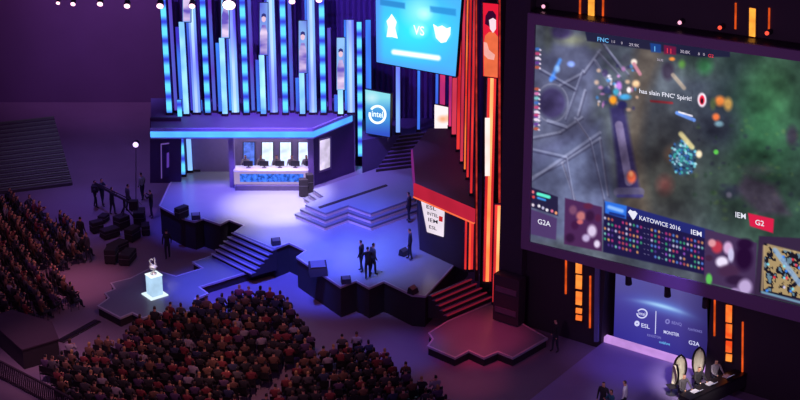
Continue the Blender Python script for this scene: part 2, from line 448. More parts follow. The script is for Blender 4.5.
def person(label, loc, rz, pose='stand', arm='hang', hr='short', shirt='black', hair='black', group=None, s=1.0, skin=None):
    o = bpy.data.objects.new('person', PM[(pose, arm, hr)]); COL.objects.link(o)
    o.location = loc; o.rotation_euler = (0, 0, rz); o.scale = (s, s, s)
    for i, m in ((0, MATS['shirt_'+shirt.replace(' ', '_')]), (2, skin or M_skin), (3, MATS['hair_'+hair])):
        o.material_slots[i].link = 'OBJECT'; o.material_slots[i].material = m
    return tag(o, label, 'person', group)
def face_to(p, q):                       # rz so that local +Y looks from p to q
    d = Vector(q[:2])-Vector(p[:2]); return math.atan2(-d.x, d.y)

# players behind the booth desk with monitors
def chair_bm():
    bm = NB()
    box(bm, -.22, .22, -.22, .22, .42, .46); box(bm, -.21, .21, -.25, -.21, .58, .90)
    for sx in (-1, 1):
        tube(bm, (sx*.2, -.23, 0), (sx*.2, -.23, .9), .014, 6); tube(bm, (sx*.2, .2, 0), (sx*.2, .2, .43), .014, 6)
    return bm
CH = obj('chair', chair_bm(), M_blackg); CHME = CH.data; bpy.data.objects.remove(CH)
def chair(label, loc, rz, group):
    o = bpy.data.objects.new('chair', CHME); COL.objects.link(o); o.location = loc; o.rotation_euler = (0, 0, rz)
    return tag(o, label, 'chair', group)
wh = ['leftmost', 'second from left', 'middle', 'second from right', 'rightmost']
for i, px in enumerate([241.5, 257.5, 273.5, 289, 304]):
    x = G(px,180,ZS+1).x
    person(f'player in pale shirt seated behind the white booth desk, {wh[i]}', (x, yf+1.2, ZS+.26), PI, 'sit', 'desk', 'short', 'pale grey', ['black','brown'][i % 2], 'players behind the booth desk')
    chair(f'chair under the {wh[i]} player in the blue booth', (x, yf+1.2, ZS+.3), PI, 'chairs behind the booth desk')
    tm = thing('monitor', f'computer monitor on the white booth desk, {wh[i]}', 'monitor', (x+.28, yf+.1, ZS+1.22), 0, 'monitors on the booth desk')
    bm = NB(); box(bm, x+.28-.27, x+.28+.27, yf+.08, yf+.12, ZS+1.32, ZS+1.64); obj('monitor_panel', bm, M_blackg, tm)
    bm = NB(); box(bm, x+.28-.04, x+.28+.04, yf+.09, yf+.13, ZS+1.22, ZS+1.34); box(bm, x+.28-.13, x+.28+.13, yf, yf+.2, ZS+1.22, ZS+1.235); obj('stand', bm, M_metal, tm)
bm = NB(); box(bm, x0+.1, x1-.1, yf+.7, yf+2.4, ZS+.006, ZS+.295); tag(obj('booth_podium', bm, M_deckdark), 'low podium under the players in the blue booth', 'podium')

# ------------------------------------------------------------------ light columns
def column(px, py, z, wpx, kind, label, group, top_py=-25, mats=None, base=True, core=None):
    p = G(px, py, z); k = (p.y*CP+(CAMH-z)*SP)/F          # metres per pixel there
    w = wpx*k
    ztop = PL(px, top_py, p, XN).z
    t = thing('light_column', label, 'light column', p + Vector((0, 0, .006)), 0, group)
    d = max(.08, w*.5)
    bm = NB(); box(bm, p.x-w/2-.03, p.x+w/2+.03, p.y+.02, p.y+d+.04, z+.01, ztop); obj('column_casing', bm, mat('column_casing', (70,54,110), .6), t)
    bm = NB()
    if kind == 'dashed':
        zz = z+.15
        box(bm, p.x-w/2, p.x+w/2, p.y-.1, p.y-.02, zz, ztop)
        obj('lamp_row', bm, mats, t)
        bm = NB(); box(bm, p.x-w/2, p.x+w/2, p.y-.02, p.y+.019, z+.1, ztop); obj('backlight', bm, E_blue, t)
    else:
        box(bm, p.x-w/2, p.x+w/2, p.y-.1, p.y+.02, z+.1, ztop); obj('light_tube', bm, mats, t)
        if wpx >= 7 or core:
            bm = NB(); box(bm, p.x-w*.2, p.x+w*.2, p.y-.13, p.y-.1, z+.1, ztop); obj('bright_core', bm, core or emis2('cool_core', (120,135,245), (190,225,255), 1.35, .2), t)
    bm = NB(); box(bm, p.x-w/2-.06, p.x+w/2+.06, p.y-.16, p.y+.1, z+.008, z+.14); obj('foot', bm, M_black, t)
    return t, p, ztop
ordn = ['first','second','third','fourth','fifth']
gidx = 0
for gi, bx in enumerate([186.7, 225.2, 263.7, 302.7, 340.7]):
    where = ordn[gi]+' set from the left on the booth roof'
    tp_ = -25 if gi < 4 else 14
    wtp = [-25,-25,-25,-25,20][gi]
    column(bx-17, 114.5, ZB, 5, 'dashed', f'tall cyan lamp-string column, {where}', 'blue light columns on the booth roof', [-25,-25,-25,-25,0][gi], E_cyan)
    column(bx-10.3, 112, ZB, 3, 'tube', f'thin violet light column, {where}', 'blue light columns on the booth roof', wtp+8 if gi==4 else -25, E_viol)
    bt = [-30,-14,3,21,38][gi]; bh = 52
    column(bx+10.5, 114, ZB, 7, 'tube', f'broad pale blue light column, {where}', 'blue light columns on the booth roof', wtp, E_lcyan)
    column(bx+5.8, 112, ZB, 2.5, 'tube', f'slim blue light column, {where}', 'blue light columns on the booth roof', wtp, E_blue)
    column(bx-4.6, 113, ZB, 3.2, 'tube', f'slim cyan light column beside the player banner, {where}', 'blue light columns on the booth roof', bt+bh+5, E_blue)
    t, p, _ = column(bx, 115.5, ZB, 5, 'tube', f'pale cyan light column under the player banner, {where}', 'blue light columns on the booth roof', bt+bh, emis2('cyan_white_lamp', (90,150,250), (170,235,255), 1.4, .4))
    tb = thing('player_banner', f'tall lit player portrait banner, {where}', 'banner', PL(bx, bt+bh, p, XN), 0, 'player banners over the booth roof')
    obj('banner_frame', rect_plane([(bx-4.7,bt-.6),(bx+4.7,bt-.6),(bx+4.7,bt+bh+.6),(bx-4.7,bt+bh+.6)], p-XN*.02, XN, .1), M_blackg, tb)
    obj('banner_face', rect_plane([(bx-4,bt),(bx+4,bt),(bx+4,bt+bh),(bx-4,bt+bh)], p-XN*.08, XN, .05), emis2('banner_blue', (96,100,225),(150,200,255), 1.0, .3), tb)
    tb = [c for c in tb.children if c.name.startswith('banner_face')][0]
    pp = p-XN*.13
    bm = rect_plane([(bx-3.3,bt+bh-1),(bx-3.6,bt+30),(bx-1.6,bt+22),(bx+1.8,bt+22),(bx+3.6,bt+30),(bx+3.2,bt+bh-1)], pp, XN, .03); obj('printed_body', bm, emis2('banner_shirt', (110,90,200), (240,215,250), 1.0, 1.5), tb)
    bm = rect_plane([(bx+2.2*math.cos(a), bt+16+3.2*math.sin(a)) for a in [i*PI/6 for i in range(12)]], pp-XN*.03, XN, .02); obj('printed_face', bm, emis('banner_face_tone', (240,200,225), 1.0), tb)
    bm = rect_plane([(bx-2.4,bt+14.5),(bx-2,bt+11.5),(bx,bt+10.3),(bx+2.1,bt+11.5),(bx+2.5,bt+14.5),(bx,bt+13.2)], pp-XN*.06, XN, .02); obj('printed_hair', bm, emis('banner_hair', (60,60,140), .8), tb)
# columns standing on the stage to the right of the booth and to its left
column(351.5, 161, ZS, 7, 'tube', 'broad pale blue light column standing on the stage right of the blue booth', 'blue columns beside the booth', 20, E_lcyan)
column(360.5, 158, ZS, 4.5, 'dashed', 'cyan lamp-string column standing on the stage right of the blue booth', 'blue columns beside the booth', 22, E_cyan)
column(369, 131, ZL, 5, 'tube', 'blue light column behind the round-logo sign', 'blue columns beside the booth', 20, E_blue)
column(398, 134, ZL, 4, 'tube', 'blue light column right of the round-logo sign', 'blue columns at the back', 40, E_lcyan)
column(418.5, 131, ZL, 2.5, 'tube', 'thin blue light column at the back, between the two signs', 'blue columns at the back', 40, E_blue)
column(436.5, 131, ZL, 2.5, 'tube', 'thin violet light column left of the orange sign', 'blue columns at the back', 40, E_blue)
column(442, 131, ZL, 5, 'tube', 'magenta light column behind the orange sign', 'blue columns at the back', 40, E_pink)
for i, (px, py, w, m) in enumerate([(183.5,176,4,E_cyan),(190.5,172,4.5,E_lcyan),(197.5,171,4.5,E_cyan),(204,170,3,E_blue)]):
    column(px, py, ZS, w, 'tube', ['cyan','pale blue','bright cyan','thin blue'][i]+' floor light column at the left end of the stage, '+ordn[i]+' from left', 'blue columns at the left end of the stage', 100, m)
E_pk = emis2('rose_lamp', (190, 34, 60), (240, 70, 100), .85, .2)
E_wc = emis2('warm_core', (255, 110, 45), (255, 185, 120), 1.4, .3)
# red side columns along the roof of the red booth
for i, (px, py, w, m, c) in enumerate([(450,128,3,E_pink,'magenta'),(454,136,4.5,E_pk,'broad pinkish red'),(458,151,3,E_red,'red'),(461.5,163,2.6,E_pk,'scarlet'),(464.7,171,1.4,E_orange,'thin orange'),(467.5,179,2,E_red,'deep red'),(471,195,2.2,E_red,'red front')]):
    column(px, py, ZB, w, 'tube', f'{c} light column on the red booth roof, {["rearmost","second from the back","third from the back","fourth from the back","third from the front","second from the front","nearest the front"][i]}', 'red columns on the red booth roof', 78 if i == 1 else -25, m)

# ------------------------------------------------------------------ red booth (right wing)
t = thing('red_booth', 'dark booth with red-lit roof edge, right wing of the stage', 'booth', (*G2(440,262,ZS), ZS+.006))
rr = [G2(x, y, ZB) for x, y in [(411,150),(413.5,184),(474,210),(480,195),(462,128),(428,128)]]
bm = NB(); prism(bm, inset_poly(rr, .05), ZB-.2, ZB); obj('roof', bm, M_roofr, t)
band([rr[0], rr[1]], ZB-.55, ZB+.03, .1, emis('fascia_magenta', (150,50,150), .6), 'side_fascia', t)
band([rr[1], rr[2]], ZB-.78, ZB+.03, .1, emis('fascia_red', (215,40,70), .8, .2, .4), 'front_fascia', t)
band([rr[1], rr[2]], ZB-.78, ZB-.70, .1, emis('fascia_orange', (255,110,70), 1.0), 'fascia_lower_strip', t, out=.03)
ir = inset_poly(rr, .35)
bm = NB(); prism(bm, [ir[0], ir[1], ir[2], ir[3], ir[4], ir[5]], ZS+.008, ZB-.2); obj('walls', bm, mat('booth_wall_black', (52,40,62), .7), t)
fA, fB = Vector((*ir[1], 0)), Vector((*ir[2], 0)); fd = (fB-fA).normalized(); fn = Vector((-fd.y, fd.x, 0))
if fn.y < 0: fn = -fn
fp = fA - fn*.05
tw = thing('sponsor_board', 'white lit notice board of black logos on the red booth wall', 'sign', PL(432,235,fp,fn))
brd = obj('board', rect_plane([(421,201.5),(444,209),(443,237),(427,232)], fp, fn, .05), emis('board_white', (240,225,240), 1.0, .1, 1), tw)
E_blk = mat('logo_black', (20,14,22), .8)
for r, (y, hh) in enumerate([(208,3.6),(214.5,3.2),(221,3.6),(228,3.2)]):
    text('printed_logo', ['ESL','INTEL','IEM','ESL'][r], 426+r*.9, y, hh, fp, fn, E_blk, brd, slope=.3, sx=[1.35,.95,1.3,1.2][r])
obj('red_logo', rect_plane([(439,216),(442.5,217),(442.3,222),(438.8,221)], fp-fn*.04, fn, .02), emis('logo_red', (220,40,50), .8), brd)

# two tall columns and a painted spotlight wash reaching the floor at the red end
column(468.5, 271, ZS+.0, 8.5, 'tube', 'tall red light column rising from the stage beside the red booth', 'tall columns beside the red staircase', 212, E_red, core=emis2('red_core',(240,50,40),(255,100,60),1.1,.3))
t_, pc, _ = column(487, 283, ZS-.3, 8, 'tube', 'tallest amber light column, carrying the red portrait banner', 'tall columns beside the red staircase', 76, E_red, core=E_wc)
column(496.5, 303.5, ZR, 8, 'tube', 'amber light column in front, at the foot of the red staircase', 'tall columns beside the red staircase', 205, E_red, core=E_wc)
t2 = thing('light_column', 'slim red light line above the front amber column, beside the dark pillar', 'light column', G(498,300,ZR)+Vector((0,.4,0)))
p = G(499,300,ZR)
bm = rect_plane([(498.5,-20),(500.5,-20),(500.5,203),(498.5,203)], p, XN, .05); obj('light_tube', bm, emis('dim_red_tube', (200,50,45), .7, .5, 3), t2)
bm = rect_plane([(497.5,-20),(501.5,-20),(501.5,300),(497.5,300)], p+XN*.1, XN, .12); obj('column_casing', bm, M_blackg, t2)
t2 = thing('light_column', 'slim red light line left of the red portrait banner', 'light column', G(477,283,ZS-.3)+Vector((0,.4,0)))
p = G(477,281,ZS-.3)
bm = rect_plane([(475.4,-20),(477,-20),(477.5,270),(476,270)], p, XN, .05); obj('light_tube', bm, emis('dim_red_tube', (200,50,45), .7, .5, 3), t2)
bm = rect_plane([(474.6,-20),(478,-20),(478.4,281),(474.9,281)], p+XN*.1, XN, .12); obj('column_casing', bm, M_blackg, t2)
# hot white core on the amber column
bm = rect_plane([(485,118),(490,118),(490,176),(485,176)], pc-XN*.16, XN, .03); obj('hot_core', bm, emis2('hot_core', (255,140,110), (255,225,220), 1.3, .4), t_)
# red portrait banner
tb = thing('player_banner', 'red portrait banner of a dark-haired person in orange with folded arms', 'banner', PL(490,78,pc,XN))
pb = pc - XN*.2
obj('banner_frame', rect_plane([(482,1.5),(499.3,3.5),(498.3,79),(482.3,77)], pb, XN, .12), M_blackg, tb)
obj('banner_face', rect_plane([(483,3),(498.5,4.5),(497.7,78),(483.3,76)], pb-XN*.05, XN, .04), emis('banner_red', (235,28,58), 1.0), tb); tb = [c for c in tb.children if c.name.startswith('banner_face')][0]
obj('printed_body', rect_plane([(484,76),(483.6,46),(485,36),(489,32),(494,32),(498,37),(497.6,77.5)], pb-XN*.09, XN, .02), emis('banner_orange', (240,110,70), 1.0, .1, 2), tb)
obj('printed_arms', rect_plane([(483.7,42),(487,43),(489,50),(495,55),(494,60),(488,59),(484,55)], pb-XN*.12, XN, .02), emis('banner_arm', (250,175,165), 1.0, .1, 2), tb)
obj('printed_hair', rect_plane([(485,24),(485.5,16),(488.5,11),(493,11),(496,15),(496,22),(490,27)], pb-XN*.12, XN, .02), emis('banner_dark_hair', (60,10,50), .8), tb)
obj('printed_face', rect_plane([(489,20),(493,18),(496,20),(496,29),(493,33),(490,29)], pb-XN*.14, XN, .02), emis('banner_pale_face', (255,225,235), 1.0), tb)

# dark wall behind the tall columns
bm = NB(); a = Vector(G2(478,262,ZS)); b = Vector(G2(520,285,ZS)); prism(bm, [(4.3, 73.2), (7.2, 72.2), (7.3, 72.6), (4.4, 73.6)], 0, 26)
tag(obj('backing_wall', bm, M_facade), 'dark backing wall behind the tall amber columns', 'wall')

# ------------------------------------------------------------------ painter for screen pictures
class Paint:
    def __init__(s, quad, nx, ny):
        s.q = quad; s.nx, s.ny = nx, ny
        u = np.linspace(0, 1, nx); v = np.linspace(0, 1, ny); U, V = np.meshgrid(u, v)
        TL, TR, BR, BL = [np.array(c, float) for c in quad]
        P = (TL[None,None]*((1-U)*(1-V))[...,None] + TR*(U*(1-V))[...,None] + BR*(U*V)[...,None] + BL*((1-U)*V)[...,None])
        s.X = P[...,0]; s.Y = P[...,1]; s.U, s.V = U, V
        s.c = np.zeros((ny, nx, 3)); s.rng = np.random.RandomState(3)
    def noise(s, sc, seed=0, octv=3):
        out = np.zeros_like(s.X); r = np.random.RandomState(seed)
        for o in range(octv):
            g = r.rand(64, 64); k = 2**o/sc
            x = (s.X*k) % 63; y = (s.Y*k) % 63
            xi = x.astype(int); yi = y.astype(int); fx = x-xi; fy = y-yi
            fx = fx*fx*(3-2*fx); fy = fy*fy*(3-2*fy)
            n = (g[yi,xi]*(1-fx)+g[yi,xi+1]*fx)*(1-fy)+(g[yi+1,xi]*(1-fx)+g[yi+1,xi+1]*fx)*fy
            out += n/2**o
        return out/(2-2**(1-octv))
    def blend(s, mask, col, a=1.0):
        m = np.clip(mask, 0, 1)[...,None]*a; s.c = s.c*(1-m)+np.array(col, float)*m
    def ell(s, x, y, rx, ry, col, a=1.0, soft=.35, ang=0):
        ca, sa = math.cos(ang), math.sin(ang); dx = s.X-x; dy = s.Y-y
        d = np.sqrt(((dx*ca+dy*sa)/rx)**2+((-dx*sa+dy*ca)/ry)**2); s.blend((1-d)/soft, col, a)
    def ring(s, x, y, rx, ry, w, col, a=1.0):
        d = np.sqrt(((s.X-x)/rx)**2+((s.Y-y)/ry)**2); s.blend(1-np.abs(d-1)*min(rx, ry)/w, col, a)
    def line(s, x0, y0, x1, y1, w, col, a=1.0, soft=1.0):
        vx, vy = x1-x0, y1-y0; L2 = vx*vx+vy*vy+1e-9
        t = np.clip(((s.X-x0)*vx+(s.Y-y0)*vy)/L2, 0, 1)
        d = np.hypot(s.X-x0-t*vx, s.Y-y0-t*vy); s.blend((w/2-d)/soft+.5, col, a)
    def poly(s, pts, col, a=1.0, soft=1.0):
        ins = np.zeros(s.X.shape, bool); n = len(pts); dmin = np.full(s.X.shape, 1e9)
        for i in range(n):
            x0, y0 = pts[i]; x1, y1 = pts[(i+1) % n]
            c = ((y0 > s.Y) != (y1 > s.Y)) & (s.X < (x1-x0)*(s.Y-y0)/((y1-y0) if y1 != y0 else 1e-9)+x0); ins ^= c
            vx, vy = x1-x0, y1-y0; L2 = vx*vx+vy*vy+1e-9
            t = np.clip(((s.X-x0)*vx+(s.Y-y0)*vy)/L2, 0, 1); dmin = np.minimum(dmin, np.hypot(s.X-x0-t*vx, s.Y-y0-t*vy))
        s.blend(np.where(ins, .5+dmin/soft, .5-dmin/soft), col, a)
    def build(s, name, p0, n, parent, gain=1.0):
        pts = []
        for y, x in zip(s.Y.ravel(), s.X.ravel()): pts.append(PL(x, y, p0, n))
        co = np.array([tuple(p) for p in pts])
        nx, ny = s.nx, s.ny
        faces = [(j*nx+i, j*nx+i+1, (j+1)*nx+i+1, (j+1)*nx+i) for j in range(ny-1) for i in range(nx-1)]
        me = bpy.data.meshes.new(name); me.from_pydata(co.tolist(), [], faces)
        at = me.color_attributes.new('pic', 'FLOAT_COLOR', 'POINT')
        c = np.clip(s.c, 0, 255)/255; l = np.where(c <= .04045, c/12.92, ((c+.055)/1.055)**2.4)*gain
        buf = np.ones((nx*ny, 4), np.float32); buf[:, :3] = l.reshape(-1, 3)
        at.data.foreach_set('color', buf.ravel()); me.materials.append(screen_mat())
        o = bpy.data.objects.new(name, me); COL.objects.link(o); o.parent = parent
        me.transform(wm(parent).inverted())
        return o

# ------------------------------------------------------------------ facade under and round the giant screen
P0 = G(576, 341, 0); P0.z = 0
FM = frameM(P0)
def sF(px, py): return (PL(px, py, P0, AN)-P0).dot(AD)
def fbox(bm, s0, s1, t0, t1, z0, z1): box(bm, s0, s1, t0, t1, z0, z1, FM)
TP = (G(615, 342, .3)-P0).dot(AN)
s_l, s_o0, s_o1, s_r = sF(503, 300), sF(603, 310), sF(708, 335), sF(860, 350)
z_head = PL(640, 262, P0, AN).z
bm = NB()
fbox(bm, s_l, s_o0, 0, .5, 0, z_head); fbox(bm, s_o1, s_r, 0, .5, 0, z_head); fbox(bm, s_l, s_r, .0, .5, z_head, 30)
tag(obj('wall_right', bm, M_facade), kind='structure')
bm = NB()
fbox(bm, s_l+.0, s_l+1.35, -.5, -.02, .51, 30)
tag(obj('pillar', bm, mat('dark_pillar', (50,36,56), .7)), 'tall dark pillar left of the giant screen', 'pillar')
bm = NB(); fbox(bm, s_o0+.8, s_o1, 4.2, 4.5, 0, z_head+.5); tag(obj('recess_back_wall', bm, M_facade), 'dark back wall of the recess behind the sponsor wall', 'wall')
# niche side walls
bm = NB(); fbox(bm, s_o0-.2, s_o0, .5, 4.2, 0, z_head); tag(obj('recess_side_wall', bm, M_facade), 'dark left cheek wall of the recess below the giant screen', 'wall')
bm = NB(); fbox(bm, s_o1, s_o1+.2, .5, 4.2, 0, z_head); tag(obj('recess_side_wall', bm, M_facade), 'dark right cheek wall of the recess below the giant screen', 'wall')
# small flight: equipment racks left of the pillar base
for i, (px, py, w, h) in enumerate([(516,305,1.5,1.9)]):
    p = G(px, 328, 0)
    t = thing('equipment_rack', 'grey-fronted equipment rack against the dark pillar foot', 'rack', (P0+AD*(s_l+.95)-AN*.95)+Vector((0,0,.515)), math.atan2(AD.y, AD.x))
    bm = NB(); box(bm, -.75, .75, -.35, .3, .05, 2.6); obj('rack_body', bm, mat('rack_black', (42,34,48), .6), t, world=False)
    for k in range(2):
        bm = NB(); box(bm, -.62, .62, -.39, -.35, .55+k*1.15, .85+k*1.15); obj('rack_panel', bm, mat('rack_grey', (78,66,90), .5), t, world=False)
    bm = NB()
    for sx in (-.6, .6):
        for sy in (-.25, .2): tube(bm, (sx, sy, 0), (sx, sy, .06), .05)
    obj('feet', bm, M_blackg, t, world=False)

pp_ = PL(598.5, 290, P0, AN); bm = NB(); vprism(bm, [PL(x, y, P0-AN*.04, AN) for x, y in [(596,262),(600.5,262),(599,341),(595,341)]], -AN*.12)
tag(obj('steel_post', bm, mat('pale_post', (110,110,165), .5)), 'pale violet steel post left of the recess with the sponsor wall', 'post')
# amber strips on the facade
pf = P0 - AN*.04
def strips(name, label, thick, thins, segs, tp, m=E_amber):
    t = thing(name, label, 'light', tp, 0, 'amber light strips round the giant screen')
    allx = [thick[0]-3.4, thick[0]+4]
    for i, (y0, y1) in enumerate(segs):
        bm = rect_plane([(thick[0]-2.7, y0), (thick[0]+2.7+.5, y0+1), (thick[0]+2.4+.4, y1+1), (thick[0]-3.0, y1)], pf-AN*.05, AN, .05); obj('lamp_segment', bm, m, t)
    y0, y1 = segs[0][0]-1, segs[-1][1]+1
    obj('housing', rect_plane([(thick[0]-4.2, y0-1), (thick[0]+4.8, y0+1), (thick[0]+4.4, y1+2), (thick[0]-4.6, y1)], pf, AN, .035), mat('strip_housing', (60,16,18), .5), t)
    for x, a, b in thins:
        obj('thin_strip', rect_plane([(x-.7, a), (x+.7, a+.3), (x+.3, b+.3), (x-1.1, b)], pf-AN*.03, AN, .06), emis('thin_amber', (235,85,30), .9, .3, 2), t)
    return t
strips('strip_light', 'amber segmented strip light under the left part of the giant screen', (578.5,), [(565.8,254,294),(590,276,328)], [(257,273),(275,288.5),(291.5,304.5),(308,313),(315,320)], PL(578,320,P0,AN))
strips('strip_light', 'amber segmented strip light beside the right edge of the sponsor wall', (728.5,), [(714.5,300,336),(742.5,322,373)], [(305,322),(324,338),(341,352),(354,361)], PL(728,361,P0,AN))
E_yel = emis('hot_yellow_strip', (255,165,60), 1.25, .25, 2)
strips('strip_light', 'yellow strip light above the left part of the giant screen', (591,), [(580,-12,14),(603,-10,16)], [(-20,17)], PL(591,17,P0,AN), E_yel)
strips('strip_light', 'yellow strip light above the right part of the giant screen', (752,), [(735.5,3,29),(769,8,30)], [(8,36)], PL(752,36,P0,AN), E_yel)
for i, (x, y) in enumerate([(683,21),(723,26),(770,31.5),(547,5)]):
    p = PL(x, y, P0, AN)
    t = thing('spot_lamp', ['small pink lamp above the giant screen, left of the yellow strip','small red lamp just left of the yellow strip above the screen','small red lamp just right of the yellow strip above the screen','small dim lamp near the top left corner of the giant screen'][i], 'lamp', p, 0, 'small lamps above the giant screen')
    bm = NB(); tube(bm, p-AN*.32, p-AN*.0, .13, 10); obj('lamp_housing', bm, M_black, t)
    bm = NB(); tube(bm, p-AN*.36, p-AN*.32, .09, 10); obj('lens', bm, emis('lamp_lens_pink' if i in (0, 3) else 'lamp_lens_red', (255,170,200) if i in (0, 3) else (255,80,60), 1.5 if i < 3 else .4), t)

# ------------------------------------------------------------------ giant screen
ps = P0 - AN*1.0                       # picture plane
R_ = 846
def ty(x): return 24+.139*(x-536)
def by(x): return 241.5+.238*(x-530.5)
t = thing('giant_screen', 'giant video screen showing a green game map with score panels', 'screen', PL(680,285,ps,AN))
quad = [(536,24),(R_,ty(R_)),(R_,by(R_)),(530.5,241.5)]
fo = [(529,12.5),(R_+8,58),(R_+8,335.5),(522,247.5)]
bm = NB()
po = [PL(x, y, ps, AN) for x, y in fo]; pi = [PL(x, y, ps, AN) for x, y in quad]
for off in (0,):
    for i in range(4):
        j = (i+1) % 4
        a = [po[i], po[j], pi[j], pi[i]]
        vprism(bm, [q-AN*.12 for q in a], AN*.3)
obj('surround', bm, M_frame, t)
bm = NB(); vprism(bm, [q+AN*.05 for q in po], AN*.9); obj('cabinet', bm, M_blackg, t)
P = Paint(quad, 340, 250)
n1 = P.noise(34, 1, 4); n2 = P.noise(12, 2, 3); n3 = P.noise(5.5, 5, 2)
P.c[:] = (78, 88, 84)
base = np.stack([34+60*n1+20*n2, 44+62*n1+20*n2, 50+58*n1+20*n2], -1); P.c = base
P.blend((P.X-700)/60, (40, 72, 50), .75)                            # greener right
P.ell(660,180,55,90,(58,62,50),.8,.8); P.ell(735,190,75,70,(50,74,54),.7,.8); P.ell(700,60,40,25,(48,70,54),.7,.8); P.ell(775,85,40,45,(56,92,60),.7,.8); P.ell(600,215,16,30,(84,92,110),.5,.8); P.ell(765,130,50,75,(46,100,58),.6,.8); P.ell(720,125,26,34,(44,52,60),.8,.7)
P.poly([(640,30),(668,40),(650,90),(640,150),(655,240),(620,235),(625,150),(628,90)], (92,84,66), .7, 12)
P.poly([(530,150),(600,120),(615,200),(632,235),(530,240)], (88,98,128), .7, 12)
P.poly([(530,60),(575,30),(600,60),(590,130),(530,170)], (86,92,118), .65, 12)
P.ell(573,40,22,9,(118,124,84),.6,.8); P.ell(561,32,14,9,(60,54,88),.9,.5); P.ell(548,38,6,20,(84,96,84),.6,.7)
P.ell(552,103,15,17,(62,58,92),.85,.25); P.ring(552,103,16,19,1.3,(128,132,148),.6)
for x0,y0,x1,y1 in [(530,138,560,132),(560,132,582,117),(530,178,562,162),(562,162,600,138),(562,162,575,200),(575,118,590,140),(560,85,584,72),(584,72,600,50),(600,138,608,195),(595,60,610,85),(598,52,620,76),(606,48,628,74),(540,120,530,130),(585,90,578,115)]:
    P.line(x0,y0,x1,y1,2.2,(136,142,160),.6,1.4); P.line(x0+1,y0+2,x1+1,y1+2,1.5,(50,52,66),.5,1.6)
P.ell(596,45,11,6,(96,104,82),.6,.7)
for x0,y0,x1,y1,w_ in [(530,182,600,134,3),(566,158,580,240,2.4),(530,150,566,158,2),(583,72,566,120,2.4),(600,40,622,70,2.4),(590,140,604,200,2.2),(540,70,575,90,2),(548,122,566,128,3)]:
    P.line(x0,y0-1.5,x1,y1-1.5,w_,(142,150,172),.55,1.2); P.line(x0,y0+1,x1,y1+1,1.6,(48,52,70),.5,1.2)
for k in range(90):
    a = P.rng.rand(4); x = 690+a[0]*120; y = 120+a[1]*100; P.ell(x,y,2+3*a[2],2+2*a[3],[(40,66,44),(66,104,60),(84,110,66),(40,44,56)][k%4],.45,.8)
for k in range(40):
    a = P.rng.rand(4); x = 596+a[0]*44; y = 62+a[1]*48; P.ell(x,y,1.5+2.2*a[2],1.5+2.2*a[3],[(200,130,190),(70,150,220),(230,190,150),(50,50,90),(240,230,240)][k%5],.6,.7)
for x,y,r in [(600,50,10),(614,45,6),(626,58,6)]: P.ell(x,y,r,r,(70,74,84),.4,.6)
# bright fighters, generic
P.line(560,60,551,80,3,(80,150,240),.9,3); P.ell(557,69,4,5,(150,200,255),.9,.7); P.ell(571,64,5,4,(120,150,230),.9,.6); P.ell(553,78,5,3,(60,120,230),.7,.8)
P.ell(605,73,4,5,(60,56,84),.9,.5); P.ell(613,100,5,6,(255,160,40),1,.6); P.ell(619,86,4,6,(180,120,200),.9,.6); P.ell(625,97,8,4,(70,170,220),.9,.6); P.ell(634,62,4,4,(240,225,205),1,.5)
P.line(634,64,640,74,3.5,(190,130,140),.9,1.5); P.ell(636,84,5,5,(230,190,140),.9,.6); P.ell(629,90,3,4,(255,240,230),.9,.6); P.ell(607,90,4,5,(60,70,110),.8,.5); P.ell(616,92,4,5,(70,180,200),.8,.6); P.ell(622,105,6,5,(40,44,90),.9,.4)
P.ell(668,71,8,12,(58,54,66),.9,.5); P.line(673,75,684,88,4,(150,140,120),.8,1.5); P.ell(682,64,5,6,(90,150,60),.8,.7); P.ell(672,59,4,2.5,(250,150,60),1,.6)
P.ell(705,66,11,12,(50,110,64),.8,.7)
# dark causeway
P.poly([(610,108),(624,105),(640,190),(640,198),(618,196),(616,160)], (48,46,86), .85, 4)
P.line(619,125,629,182,8,(112,106,132),.9,1.5); P.line(618,192,640,192,9,(92,92,112),.8,1.5); P.line(618,196,642,196,3,(60,60,110),.8,1.5)
P.ell(631.5,177,6,8,(230,110,70),1,.5); P.ell(631,174,3,4,(255,170,110),1,.7)
P.ell(665,185,12,14,(120,66,58),.6,.8); P.ell(673,154,12,12,(180,110,60),.35,.9)
# swirl of cyan light round a generic figure
P.ell(683,158,14,19,(52,92,112),.9,.25)
rr_ = np.random.RandomState(11)
for k in range(110):
    a = rr_.rand()*2*PI; r = math.sqrt(rr_.rand()); P.ell(683+13.5*r*math.cos(a), 158+18*r*math.sin(a), 1.3+rr_.rand(), 1.3+rr_.rand(), [(120,225,230),(190,235,245),(60,120,190),(70,190,170),(30,50,70)][k % 5], .8, .6)
P.line(681,134,692,147,5,(230,220,150),.9,2); P.ell(699,154,4,5,(245,225,180),1,.5); P.ell(716,152,3.2,3.2,(110,235,90),1,.5)
P.ell(720,101,7,7,(240,140,60),.9,.6); P.ell(728,104,6,9,(220,170,80),.8,.6); P.ell(716,117,5,5,(235,120,60),.9,.6); P.ell(719,124,6,4,(140,190,200),.8,.6); P.ell(713,104,4,8,(90,110,60),.7,.6)
P.ell(702,100,5,8,(255,235,240),1,.3); P.ell(702,100,3.3,6,(200,30,50),1,.35); P.ell(702,101,1.6,3.6,(40,16,24),1,.4)
P.line(677,113,694,120,3.6,(110,160,240),.9,1.2); P.line(679,112,692,116,1.6,(245,245,255),.9,.8); P.line(651,101,672,103,2.2,(150,40,40),.8,1.4)
P.poly([(745,175),(775,185),(790,215),(760,215),(735,190)], (74,62,78), .7, 8); P.ell(757,170,22,10,(90,80,92),.4,.8); P.ell(792,136,8,14,(52,46,58),.8,.6); P.ell(730,192,14,10,(44,50,64),.7,.7); P.ell(729,195,4,4,(120,120,130),.7,.6)
mott = np.clip((n3-.5)*2.2, -1, 1)[..., None]
P.c = P.c*(1+.10*mott)
big = (P.noise(26, 31, 3)-.5)[..., None]; P.c = P.c*(1+.9*big)
